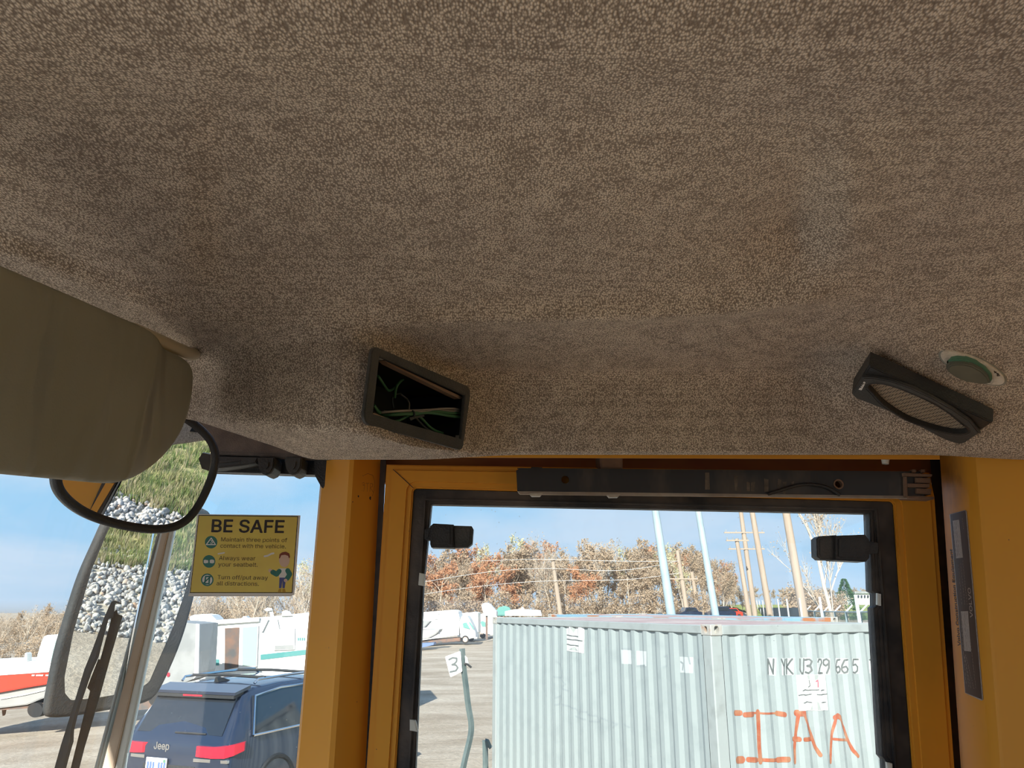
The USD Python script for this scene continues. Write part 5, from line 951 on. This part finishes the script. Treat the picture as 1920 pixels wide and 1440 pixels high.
part(bt, 'trailer_frame', inw(BT, [z9(*p) for p in ((-900, 1290), (0, 1225), (330, 1190), (900, 1120), (900, 1165), (340, 1230), (0, 1255), (-900, 1330))], 1.6, -.2), M['rvdark'], False)
part(bt, 'jack', BT.px([z9(*p) for p in ((22, 1250), (52, 1250), (40, 1310), (30, 1325))], -.6, -.5), M['rvdark'], False)
part(bt, 'wheel', inw(BT, [z9(430 + 95 * math.cos(t), 1255 + 90 * math.sin(t)) for t in np.linspace(0, 6.28, 24, endpoint=False)], .3, -.05), M['tyre'], False)
part(bt, 'registration', cat([BT.px([z9(a, 818), z9(a + 14, 818), z9(a + 14, 835), z9(a, 835)], -.02, .01) for a in (390, 408, 440, 458, 476, 494, 512, 560, 578)]), M['rvwhite'], False)

# ------------------------------------------------------------------ trucks and boats in front of the trees
def zt(x, y): return (780 + x / 7.2, 1080 + y / 7.2)
M['truckpane'] = pm('truck_pane', (.13, .30, .27), .2); M['hub'] = pm('hub', (.62, .42, .30), .6)
T1 = Plane(at(*zt(650, 880), 58.0), (-.05, -1, 0))
def tslab(t, name, px, d, o, m, P_=None, b=.05): part(t, name, inw(P_ or T1, [zt(*p) for p in px], d, o, b), M[m], False)
tk = thing('box_truck', 'white box truck parked before the autumn woods', 'truck')
tslab(tk, 'box', [(-500, 530), (80, 490), (480, 458), (530, 462), (570, 480), (585, 560), (580, 800), (100, 868), (-500, 940)], 2.3, 0, 'rvwhite')
tslab(tk, 'cab', [(580, 620), (620, 540), (690, 540), (720, 580), (770, 690), (800, 760), (808, 830), (720, 850), (600, 830)], 2.0, -.1, 'rvwhite'); tslab(tk, 'side_window', [(630, 640), (680, 625), (735, 720), (640, 695)], .05, -.07, 'truckpane', b=0)
tslab(tk, 'windshield', [(712, 625), (735, 625), (785, 715), (770, 725)], .3, -.06, 'truckpane', b=0); tslab(tk, 'chassis', [(-500, 930), (100, 868), (600, 830), (600, 880), (100, 930), (-500, 990)], 1.8, -.2, 'rvdark')
wh = part(tk, 'wheel', inw(T1, [zt(665 + 50 * math.cos(t), 858 + 54 * math.sin(t)) for t in np.linspace(0, 6.28, 20, endpoint=False)], .3, .0), M['tyre'], False); part(wh, 'hub', T1.px([zt(665 + 32 * math.cos(t), 858 + 34 * math.sin(t)) for t in np.linspace(0, 6.28, 16, endpoint=False)], 0, .03), M['hub'], False)
for q_ in (((295, 505), (318, 505), (318, 522), (298, 522)), ((250, 580), (292, 578), (292, 588), (255, 590))): part(tk, 'marker', T1.px([zt(*p) for p in q_], 0, .02), M['rvgrey'], False)
T2 = Plane(T1.p0 + np.array([0, 5.5, 0]), T1.n)
t2 = thing('box_truck', 'second white truck half hidden behind the box truck', 'truck')
tslab(t2, 'box', [(560, 505), (800, 485), (838, 500), (838, 760), (780, 800), (560, 820)], 2.3, 0, 'rvwhite', T2); tslab(t2, 'cab', [(700, 640), (760, 620), (800, 700), (828, 800), (822, 850), (720, 850)], 2.0, .02, 'rvwhite', T2); tslab(t2, 'side_window', [(735, 630), (765, 625), (795, 720), (775, 725)], .05, .05, 'truckpane', T2, 0)
part(t2, 'wheel', inw(T2, [zt(740 + 40 * math.cos(t), 840 + 44 * math.sin(t)) for t in np.linspace(0, 6.28, 20, endpoint=False)], .3, .03), M['tyre'], False)
T3 = Plane(T1.p0 + np.array([0, 11, 0]), T1.n)
t3_ = thing('van', 'white van showing beside the far corner of the grey container', 'van')
tslab(t3_, 'body', [(840, 515), (1080, 490), (1120, 640), (1120, 800), (880, 805), (862, 700)], 2.0, 0, 'rvwhite', T3); tslab(t3_, 'side_window', [(868, 620), (900, 605), (960, 640), (960, 690), (890, 680)], .05, .03, 'truckpane', T3, 0); tslab(t3_, 'wheel', [(900 + 36 * math.cos(t), 806 + 36 * math.sin(t)) for t in np.linspace(0, 6.28, 18, endpoint=False)], .25, .04, 'tyre', T3, 0); tslab(t3_, 'bumper', [(865, 765), (910, 760), (910, 790), (868, 795)], .1, .05, 'hub', T3, 0)
T0 = Plane(T1.p0 + np.array([0, -5.0, 0]), T1.n)
b2 = thing('small_boat', 'small pale boat lying in front of the box truck', 'boat')
tslab(b2, 'hull', [(-300, 740), (100, 725), (320, 722), (300, 760), (250, 800), (160, 848), (-300, 900)], 1.6, 0, 'boatgrey', T0, .06); tslab(b2, 'cover', [(-300, 640), (80, 610), (190, 612), (110, 700), (-300, 760)], 1.2, -.2, 'rvgrey', T0, .05); tslab(b2, 'motor', [(305, 745), (330, 760), (356, 775), (345, 810), (312, 800)], .3, -.4, 'frame_alu', T0, .02); tslab(b2, 'trailer', [(-300, 930), (100, 905), (240, 900), (240, 930), (100, 965), (-300, 990)], 1.2, -.1, 'plate_blue', T0, .02)
for k, (px_, m, nm, lb, P_) in enumerate([([(880, 400), (900, 370), (950, 358), (1000, 380), (1050, 440), (1085, 480), (1085, 540), (920, 540), (900, 470)], 'rvwhite', 'wrapped_boat', 'white wrapped boat bow rising behind the grey container', T2), ([(1080, 470), (1120, 420), (1200, 402), (1260, 425), (1290, 490), (1290, 540), (1080, 540)], 'truckpane', 'covered_boat', 'boat under a teal cover behind the grey container', T3)]):
    o = thing(nm, lb, 'boat'); tslab(o, 'hull', px_, 1.6, 0, m, P_, .1)
    tslab(o, 'stand', [(px_[0][0] + 60, 540), (px_[0][0] + 90, 540), (px_[0][0] + 90, 860), (px_[0][0] + 60, 860)], .2, -.3, 'rvdark', P_, 0)
o = thing('flat_boat', 'long white boat hull lying low behind the grey container', 'boat'); tslab(o, 'hull', [(1200, 478), (1290, 455), (1400, 445), (1680, 462), (1700, 540), (1200, 540)], 1.8, 0, 'rvwhite', T2, .1); tslab(o, 'stand', [(1300, 540), (1330, 540), (1330, 860), (1300, 860)], .2, -.3, 'rvdark', T2, 0); tslab(o, 'motor', [(1415, 450), (1420, 425), (1445, 420), (1462, 440), (1450, 490), (1420, 490)], .3, .02, 'rvwhite', T2, .03)

# ------------------------------------------------------------------ stall marker
M['post_green'] = pm('post_green', (.07, .10, .10), .6, (.11, .145, .14), 8.0)
def zm(x, y): return (560 + x * 440 / 1022, 820 + y * 620 / 1440)
MK = Plane(at(*zm(720, 1000), 8.6), (-.12, -1, 0))
mk = thing('stall_marker', 'bent green steel post with a white sign reading 3', 'sign')
b0 = MK.at(*zm(715, 1440)); foot = np.array([b0[0] - .10, b0[1], float(gz(b0[0], b0[1]))])
path = [foot] + [MK.at(*zm(*p)) for p in ((716, 1440), (738, 1345), (752, 1260), (742, 1190), (728, 1080), (718, 1000), (712, 920))]
part(mk, 'post', cat([tube(smooth_ring(path, 60, False), .030, 4)]), M['post_green'], False)
sg = part(mk, 'sign', MK.slab(round_poly([MK.uv(*zm(*p), .05) for p in ((637, 955), (705, 930), (712, 1020), (660, 1046))], .012), .04, .046), M['paper'], False, label='white sign with a black figure 3')
part(sg, 'figure', MK.slab(LineString([MK.uv(*zm(*p), .047) for p in ((655, 968), (670, 960), (688, 962), (688, 975), (680, 985), (668, 990), (685, 992), (693, 1003), (685, 1016), (660, 1022))]).buffer(.009, quad_segs=3), .046, .048), M['ink'], False)
part(mk, 'tie', tube([MK.at(*zm(722, 985), .03), MK.at(*zm(735, 988), .03), MK.at(*zm(752, 1002), .02)], .012, 6), M['plastic'])
part(mk, 'rag', MK.px([zm(724, 950), zm(734, 960), zm(740, 985), (zm(726, 985))], .0, .01), M['paper'], False)
pb = MK.at(*zm(815, 1440)); 
mk2 = thing('steel_post', 'short dark steel post leaning against the grey container', 'post')
pl2 = [at(*zm(818, 1500), 9.4), at(*zm(814, 1440), 9.4), at(*zm(812, 1320), 9.4)]
part(mk2, 'post', tube([np.array([pl2[0][0], pl2[0][1], 0])] + pl2, .035, 6), M['post_green'], False); part(mk2, 'hook', tube([pl2[2], at(*zm(822, 1322), 9.4), at(*zm(832, 1345), 9.4), at(*zm(838, 1352), 9.4)], .025, 6), M['post_green'], False)

# ------------------------------------------------------------------ light poles, utility poles, wires
M['galv'] = pm('galvanised', (.26, .35, .39), .45, (.33, .41, .44), 1.0); M['wood'] = pm('pole_wood', (.36, .29, .225), .85, (.30, .24, .185), 2.0, stretch=(4, 4, .3)); M['wire'] = pm('line_wire', (.55, .53, .50), .6)
def pole(name, label, cat_, bot, top, Yb, r0, r1, m, arms=(), group=None):
    B = at(*bot, Yb); T = at(*top, Yb); d = T - B; g = float(gz(B[0], B[1])); F_ = B + d * ((g - .2 - B[2]) / d[2])
    t = thing(name, label, cat_, mat4(tuple(F_)), group)
    part(t, 'shaft', tube([(0, 0, 0), tuple((T - F_) * .5), tuple(T - F_)], [r0, (r0 + r1) / 2, r1], 14), M[m])
    for f, w in arms:
        c = B + d * f - F_; part(t, 'crossarm', bx(c[0] - w, c[0] + w, c[1] - .25, c[1] - .12, c[2] - .06, c[2] + .06), M['wood'])
        part(t, 'insulator', cat([cyl((c[0] + x, c[1] - .18, c[2] + .06), (c[0] + x, c[1] - .18, c[2] + .26), .05, 8) for x in (-w * .9, -w * .4, w * .4, w * .9)]), M['rvgrey'])
    return t
pole('light_pole', 'pale blue steel light pole, left of the two behind the containers', 'pole', (1258, 1150), (1205, 800), 34.0, .215, .13, 'galv')
pole('light_pole', 'pale blue steel light pole, right of the two behind the containers', 'pole', (1340, 1143), (1283, 800), 38.0, .19, .12, 'galv')
pole('utility_pole', 'grey wooden pole standing alone before the middle of the woods', 'pole', (1049, 1140), (1036, 1048), 80.0, .26, .19, 'wood', [(.98, .9)])
pole('utility_pole', 'wooden pole with a crossarm between the two light poles', 'pole', (1287, 1140), (1270, 1032), 76.0, .26, .18, 'wood', [(.5, 1.5)])
pole('utility_pole', 'thin wooden pole just right of the left light pole', 'pole', (1308, 1140), (1297, 1072), 90.0, .26, .2, 'wood')
pole('utility_pole', 'shortest wooden pole close to the right light pole', 'pole', (1323, 1140), (1313, 1084), 100.0, .24, .2, 'wood')
pole('utility_pole', 'thin wooden pole just right of the right light pole', 'pole', (1347, 1138), (1341, 1078), 105.0, .24, .2, 'wood', [(.78, 2.0)])
pole('utility_pole', 'distant wooden pole at the right end of the woods', 'pole', (1377, 1138), (1369, 1090), 110.0, .26, .2, 'wood')
pole('utility_pole', 'leaning wooden pole with a low crossarm, leftmost in the open sky', 'pole', (1402, 1136), (1381, 1010), 70.0, .24, .17, 'wood', [(.97, 1.0)])
pole('utility_pole', 'leaning wooden pole with two crossarms rising out of the window', 'pole', (1413, 1136), (1381, 900), 74.0, .25, .18, 'wood', [(.44, 1.7), (.57, 1.9)])
pole('utility_pole', 'orange-brown leaning wooden pole left of the thick pole', 'pole', (1441, 1138), (1400, 900), 48.0, .20, .15, 'wood')
pole('utility_pole', 'thick pale wooden pole in front of the bare tree', 'pole', (1506, 1148), (1460, 880), 36.0, .21, .16, 'wood')
for nm, l in (('lower', [(640, 1138, 62), (795, 1114, 72), (1040, 1089, 79.6), (1170, 1087, 80), (1276, 1074, 75.5)]), ('upper', [(640, 1112, 62), (795, 1091, 72), (1037, 1066, 79.6), (1150, 1070, 80), (1272, 1052, 75.5)]), ('top', [(900, 1052, 74), (1037, 1049, 79.6), (1150, 1052, 80), (1271, 1052, 75.5)])):
    solo('overhead_wire', tube(smooth_ring([at(*p) for p in l], 30, False), .024, 4), M['wire'], f'thin pale overhead wire, {nm} of the three before the woods', 'wire')

# ------------------------------------------------------------------ fence on the right
M['fence_post'] = pm('fence_post', (.50, .52, .52), .5); M['fence_blue'] = pm('fence_blue', (.20, .27, .30), .5)
M['screen'] = pm('fence_screen', (.07, .095, .10), .8, (.10, .13, .13), 3.0)
M['link'] = usdkit.material(stage, '/World/Looks/chain_link', {'tr': ('transparent_bsdf', {}), 'd': ('diffuse_bsdf', {'color': (.16, .20, .16)}), 'm': ('mix_closure', {'fac': .5})}, [('tr.BSDF', 'm.closure1'), ('d.BSDF', 'm.closure2')], surface='m.closure')
fn = thing('fence', 'tall pale fence posts with a dark screen running into the distance', 'fence')
u0, A, Bc = 1366.0, 0.00405, 0.00160
scr_top, scr_bot = [], []
for k in range(0, 22):
    u = u0 + 1 / (A + Bc * k); Yd = 20.0 * (A + Bc * k) / A
    v_t = 1133 - 18 * (u - u0) / 247 - 4 * (1 - (u - u0) / 247); p = at(u, v_t, Yd); g = float(gz(p[0], p[1]))
    r_ = .055
    if k < 20: part(fn, 'post', cyl((p[0], p[1], g - .1), (p[0] - .12, p[1], p[2]), r_, 8, r_ * .8), M['fence_post'])
    q_ = at(u, v_t + (1148 - 1133) * (u - u0) / 247 + 10, Yd); 
    if k >= 2: scr_top.append((p[0] + .03, p[1] + .1, q_[2])); scr_bot.append((p[0] + .03, p[1] + .1, g))
V = np.array([x for a, b in zip(scr_top, scr_bot) for x in (a, b)] + [(x[0] + .03, x[1] + .05, x[2]) for a, b in zip(scr_top, scr_bot) for x in (a, b)]); n_ = len(scr_top)
F = sum([[[2 * i, 2 * i + 2, 2 * i + 3], [2 * i, 2 * i + 3, 2 * i + 1], [2 * n_ + 2 * i, 2 * n_ + 2 * i + 3, 2 * n_ + 2 * i + 2], [2 * n_ + 2 * i, 2 * n_ + 2 * i + 1, 2 * n_ + 2 * i + 3], [2 * i, 2 * n_ + 2 * i, 2 * n_ + 2 * i + 2], [2 * i, 2 * n_ + 2 * i + 2, 2 * i + 2]] for i in range(n_ - 1)], [])
part(fn, 'screen', trimesh.Trimesh(V, np.array(F), process=False), M['screen'], False, label='dark green-black fence screen')
f2 = thing('chain_link_fence', 'low chain-link fence with angled pale arms near the grass field', 'fence')
fx_ = [(1680, 1146, 24), (1643, 1147, 25), (1613, 1147.5, 27), (1586, 1147.5, 29), (1565, 1147, 31), (1545, 1146.5, 33), (1527, 1146, 35.5), (1511, 1145.5, 38)]
tops = []
for u, v, Yd in fx_:
    p = at(u, v, Yd); g = float(gz(p[0], p[1])); tops.append(p)
    part(f2, 'post', cyl((p[0], p[1], g - .1), tuple(p), .045, 8), M['fence_blue'])
    part(f2, 'arm', cyl(tuple(p), tuple(at(u + 13 * 25 / Yd * 1.05, v - 14 * 25 / Yd * 1.05, Yd)), .03, 6), M['fence_post'])
part(f2, 'top_rail', tube(tops, .028, 6), M['fence_blue'])
part(f2, 'netting', trimesh.Trimesh(np.array([x for p in tops for x in (p, (p[0], p[1], float(gz(p[0], p[1]))))]), np.array(sum([[[2 * i, 2 * i + 2, 2 * i + 3], [2 * i, 2 * i + 3, 2 * i + 1]] for i in range(len(tops) - 1)], [])), process=False), M['link'], False)

# ------------------------------------------------------------------ far building, parked cars
fb = thing('far_building', 'long white low building far beyond the grass field', 'building'); FB = Plane(at(1640, 1125, 190.0), (0, -1, 0))
part(fb, 'wall', inw(FB, [(1604, 1112), (1640, 1111), (1680, 1110), (1680, 1140), (1604, 1140)], 10, 0), M['rvwhite'], False); part(fb, 'roof', inw(FB, [(1602, 1109), (1680, 1107), (1680, 1112), (1603, 1113)], 11, .5), M['rvgrey'], False)
part(fb, 'window', cat([FB.px([(u, 1116), (u + 3, 1116), (u + 3, 1121), (u, 1121)], 0, .2) for u in range(1608, 1680, 6)]), M['carglass'], False)
def far_car(u, v, Yd, wpx, m, label, paint):
    P_ = Plane(at(u, v, Yd), (0, -1, 0)); t = thing('parked_car', label, 'car')
    s_ = wpx / 40
    g = float(gz(P_.p0[0], P_.p0[1]))
    part(t, 'body', inw(P_, [(u - 22 * s_, v + 10 * s_), (u - 20 * s_, v + 3 * s_), (u - 12 * s_, v), (u - 9 * s_, v - 7 * s_), (u + 8 * s_, v - 7 * s_), (u + 14 * s_, v), (u + 21 * s_, v + 2 * s_), (u + 22 * s_, v + 10 * s_)], 1.8, 0, .05), M[paint], False)
    part(t, 'side_window', P_.px([(u - 10 * s_, v), (u - 7.5 * s_, v - 5.5 * s_), (u + 7 * s_, v - 5.5 * s_), (u + 11 * s_, v)], 0, .03), M['carglass'], False)
    for dx in (-13, 13): part(t, 'wheel', inw(P_, [(u + dx * s_ + 4 * s_ * math.cos(a), v + 10 * s_ + 4 * s_ * math.sin(a)) for a in np.linspace(0, 6.28, 16, endpoint=False)], .22, .02), M['tyre'], False)
far_car(1356, 1145, 62, 46, None, 'dark car with a pale roof parked beyond the blue container', 'navy'); far_car(1375, 1146, 70, 34, None, 'red car parked beyond the blue container', 'boatred'); far_car(1296, 1146, 66, 40, None, 'small dark car between the two light poles', 'navy')

# ------------------------------------------------------------------ trees
M['bark'] = pm('bark', (.46, .39, .31), .9, (.36, .30, .24), 1.5, spec=.1); M['barkpale'] = pm('bark_pale', (.56, .49, .40), .9, (.46, .40, .33), 1.5, spec=.1)
def leafmat(nm, cols):
    M[nm] = usdkit.material(stage, '/World/Looks/' + nm, {'oi': ('geometry', {}), 'r': ('rgb_ramp', {'ramp': [(k / (len(cols) - 1), c) for k, c in enumerate(cols)]}), 'd': ('diffuse_bsdf', {}), 't': ('translucent_bsdf', {}), 'm': ('mix_closure', {'fac': .35})}, [('oi.random_per_island', 'r.fac'), ('r.color', 'd.color'), ('r.color', 't.color'), ('d.BSDF', 'm.closure1'), ('t.BSDF', 'm.closure2')], surface='m.closure')
leafmat('leaf_orange', [(.52, .28, .16), (.58, .36, .21), (.47, .32, .20), (.55, .42, .26)]); leafmat('leaf_brown', [(.45, .35, .25), (.52, .42, .31), (.41, .32, .235), (.54, .45, .33)]); leafmat('leaf_yellow', [(.58, .54, .33), (.52, .49, .33), (.47, .45, .31)]); leafmat('leaf_green', [(.07, .14, .05), (.10, .19, .07), (.13, .20, .08)])
def tree_mesh(seed, h, spread, nleaf, leaf, trunk, twigs=1.0, start=.25, levels=3):
    r = np.random.default_rng(seed); wood, tips = [], []
    def grow(p, d, L, rad, lev):
        n = 4; pts_ = [p]; dd = d.copy()
        for i in range(n):
            dd = N(dd + r.normal(size=3) * .10 + np.array([0, 0, .05])); pts_.append(pts_[-1] + dd * L / n)
        wood.append(tube(pts_, np.linspace(rad, rad * .45, n + 1), 5 if lev == 0 else 3, False))
        if lev >= levels: tips.extend(pts_[1:]); return
        kids = [9, 5, 4][min(lev, 2)]
        kids = int(kids * (twigs if lev else 1)) or 1
        for k in range(kids):
            f = start + (1 - start) * (k + r.uniform(.2, 1)) / kids if lev == 0 else r.uniform(.3, 1)
            q_ = np.array(pts_); x = f * n; i = min(int(x), n - 1); b = q_[i] + (q_[i + 1] - q_[i]) * (x - i)
            az = r.uniform(0, 6.28); out = np.array([math.cos(az), math.sin(az), 0])
            nd = N(out * spread + dd * (.9 if lev else .75) + np.array([0, 0, .25]))
            grow(b, nd, L * r.uniform(.38, .52) * (1.25 - .5 * f if lev == 0 else 1), rad * .42, lev + 1)
        tips.append(pts_[-1])
    grow(np.zeros(3), np.array([0, 0, 1.0]), h * .82, trunk, 0)
    tp = np.array(tips); W = cat(wood)
    V, F = [], []
    for _ in range(nleaf):
        c = tp[r.integers(len(tp))] + r.normal(size=3) * .22; a = N(r.normal(size=3)); b = N(np.cross(a, r.normal(size=3))); s_ = leaf * r.uniform(.6, 1.3); i = len(V)
        V += [c - a * s_, c + b * s_ * .6, c + a * s_, c - b * s_ * .6]; F += [[i, i + 1, i + 2], [i, i + 2, i + 3]]
    L_ = trimesh.Trimesh(np.array(V), np.array(F), process=False) if nleaf else None
    return W, L_
protos = {}
def proto(key, seed, h, spread, nl, leaf, trunk, lm, bark='bark', **k): protos[key] = (tree_mesh(seed, h, spread, nl, leaf, trunk, **k), lm, bark, h)
proto('oak', 11, 10, .75, 2600, .17, .16, 'leaf_orange'); proto('maple', 12, 10, .6, 2200, .16, .15, 'leaf_brown'); proto('birch', 13, 10, .45, 1100, .15, .11, 'leaf_yellow', 'barkpale'); proto('bare', 14, 10, .55, 160, .14, .13, 'leaf_brown', 'barkpale', twigs=1.5); proto('bare2', 15, 10, .7, 220, .14, .14, 'leaf_brown', 'bark', twigs=1.5); proto('oak2', 16, 10, .8, 3000, .17, .15, 'leaf_brown'); proto('brush', 17, 4, .9, 900, .11, .05, 'leaf_brown', start=.05)
KIND = {'oak': ('autumn_tree', 'orange-leaved autumn tree in the woods behind the yard'), 'maple': ('autumn_tree', 'thin brown-leaved autumn tree in the woods behind the yard'), 'birch': ('autumn_tree', 'slender pale-barked tree with sparse yellow leaves in the woods'), 'bare': ('bare_tree', 'pale bare tree with fine branches in the woods'), 'bare2': ('bare_tree', 'grey bare tree with a wide twiggy crown in the woods'), 'oak2': ('autumn_tree', 'dense brown autumn tree in the woods behind the yard'), 'brush': ('brush', 'brown leafless brush along the foot of the woods')}
first = {}
def plant(key, x, y, h, lab=None, grp=None):
    (W, L_), lm, bark, h0 = protos[key]; s_ = h / h0; a = RNG.uniform(0, 6.28); g = float(gz(x, y)) - .1
    Mx = mat4((x, y, g), a, s=s_)
    nm, lb = KIND[key]; grp = grp or {'oak': 'orange trees of the woods', 'maple': 'thin brown trees of the woods', 'birch': 'yellow trees of the woods', 'bare': 'pale bare trees of the woods', 'bare2': 'grey bare trees of the woods', 'oak2': 'dense brown trees of the woods', 'brush': 'brush along the woods'}[key]
    if key not in first:
        t = thing(nm, lb, 'tree' if key != 'brush' else 'brush', Mx, grp); part(t, 'trunk', W, M[bark], True)
        if L_ is not None: part(t, 'crown', L_, M[lm], False)
        first[key] = t; return t
    return dup(first[key], Mx, lab or lb, grp)
def top_h(u, v, Yd):                                            # height of a tree at depth Yd whose top shows at pixel (u, v)
    p = at(u, v, Yd); return p[0], p[2] - float(gz(p[0], Yd)) + .1
sky_line = [(560, 1060), (640, 1060), (790, 1062), (815, 1050), (850, 1040), (900, 1048), (930, 1042), (960, 1036), (1000, 1026), (1040, 1030), (1065, 1045), (1090, 1048), (1115, 1020), (1140, 1032), (1180, 1030), (1215, 1040), (1250, 1036), (1290, 1030), (1320, 1045), (1345, 1052), (1365, 1085), (1378, 1105)]
su, sv = np.array(sky_line).T
rr = np.random.default_rng(21)
for row, (Yd, n, dv) in enumerate(((108, 34, 0), (98, 30, 14), (90, 26, 30))):
    for k in range(n):
        u = 600 + (1378 - 600) * (k + rr.uniform(-.35, .35)) / (n - 1); v = np.interp(u, su, sv) + dv * rr.uniform(.3, 1.3) + rr.uniform(-3, 8)
        yd = Yd + rr.uniform(-4, 4); x, h = top_h(u, v, yd)
        w = [('oak', .30 if u < 960 else .18), ('oak2', .22), ('maple', .18), ('birch', .12), ('bare', .12), ('bare2', .12)] if row == 0 else [('maple', .30), ('oak2', .22), ('birch', .12), ('bare', .18), ('oak', .10), ('bare2', .08)]
        ks, ws = zip(*w); key = rr.choice(ks, p=np.array(ws) / sum(ws)); plant(str(key), x, yd, max(h, 3.5))
for k in range(46):
    u = 560 + (1385 - 560) * (k + rr.uniform(-.3, .3)) / 45; yd = rr.uniform(84, 96); x, h = top_h(u, 1118 + rr.uniform(-8, 8), yd); plant('brush', x, yd, max(h, 2.5))
# bare woods behind the trailers and the boat on the left
for k in range(34):
    u = -60 + 700 * (k + rr.uniform(-.4, .4)) / 33; v = np.interp(u, [-60, 60, 120, 400, 600], [1165, 1150, 1140, 1105, 1075]) + rr.uniform(-6, 14); yd = rr.uniform(62, 76); x, h = top_h(u, v, yd); plant('bare2' if k % 3 else 'bare', x, yd, max(h, 3), 'grey bare tree behind the boat and trailers', 'bare trees behind the boat and trailers')
for k in range(24):
    u = -60 + 640 * k / 23; yd = rr.uniform(52, 60); x, h = top_h(u, np.interp(u, [-60, 100, 600], [1212, 1206, 1150]) + rr.uniform(-4, 6), yd); plant('brush', x, yd, max(h, 2), 'brown brush behind the boat and trailers', 'brush behind the boat and trailers')
for k in range(40):
    u = -80 + 760 * (k + rr.uniform(-.4, .4)) / 39; v = np.interp(u, [-80, 100, 400, 680], [1172, 1150, 1118, 1090]) + rr.uniform(-8, 8); yd = rr.uniform(96, 125); x, h = top_h(u, v, yd); plant('maple' if k % 3 == 0 else 'bare2', x, yd, max(h, 3), 'hazy distant tree on the skyline behind the boat and trailers', 'distant trees behind the boat and trailers')
for k in range(44):
    u = -90 + 560 * (k + rr.uniform(-.4, .4)) / 43; yd = rr.uniform(78, 92); x, h = top_h(u, np.interp(u, [-90, 100, 470], [1176, 1160, 1135]) + rr.uniform(-6, 6), yd); plant('brush', x, yd, max(h, 2), 'far brown thicket on the skyline behind the boat and trailers', 'far thicket behind the boat and trailers')
# single trees on the right
(W, L_) = tree_mesh(31, 12.5, .42, 900, .09, .20, twigs=1.9, start=.12)
x, h = top_h(1540, 935, 46); Mx = mat4((x, 46, float(gz(x, 46)) - .1), .4, s=h / 12.0)
t = thing('bare_tree', 'large pale bare tree behind the thick leaning pole', 'tree', Mx); part(t, 'trunk', W, M['barkpale'], True); part(t, 'crown', L_, M['leaf_brown'], False)
(W, L_) = tree_mesh(32, 9, .7, 2400, .12, .16)
x, h = top_h(1352, 1062, 80); t = thing('autumn_tree', 'round brown tree at the right end of the woods', 'tree', mat4((x, 80, float(gz(x, 80)) - .1), 1.0, s=h / 9.4)); part(t, 'trunk', W, M['bark'], True); part(t, 'crown', L_, M['leaf_brown'], False)
r = np.random.default_rng(5); V, F = [], []
for _ in range(2600):
    z = r.uniform(.03, 1) ** 1.3; rad = (1 - z) * .42 + .02; a = r.uniform(0, 6.28); c = np.array([math.cos(a) * rad * r.uniform(.6, 1), math.sin(a) * rad * r.uniform(.6, 1), z]); d = np.array([math.cos(a), math.sin(a), -.3]); b = N(np.cross(d, r.normal(size=3))); i = len(V)
    V += [c - b * .012, c + b * .012, c + d * .06]; F.append([i, i + 1, i + 2])
ev = trimesh.Trimesh(np.array(V), np.array(F), process=False)
x, h = top_h(1582, 1086, 75); t = thing('evergreen', 'small dark green evergreen beside the grass field', 'tree', mat4((x, 75, float(gz(x, 75)) - .05), 0, s=h)); part(t, 'trunk', cyl((0, 0, 0), (0, 0, .9), .025, 8, .005), M['bark']); part(t, 'crown', ev, M['leaf_green'], False)
for k in range(26):
    u = 1385 + 280 * k / 25; yd = rr.uniform(250, 290); x, h = top_h(u, 1108 + rr.uniform(-3, 3), yd); plant('oak2' if k % 2 else 'maple', x, yd, max(h, 4), 'distant brown tree on the horizon beyond the fence', 'distant trees beyond the fence')
for k in range(14):
    u = 1480 + 90 * k / 13; yd = rr.uniform(60, 70); x, h = top_h(u, 1118 + rr.uniform(-14, 6), yd); plant('brush', x, yd, max(h, 1.5), 'brown brush at the foot of the large bare tree', 'brush under the bare tree')
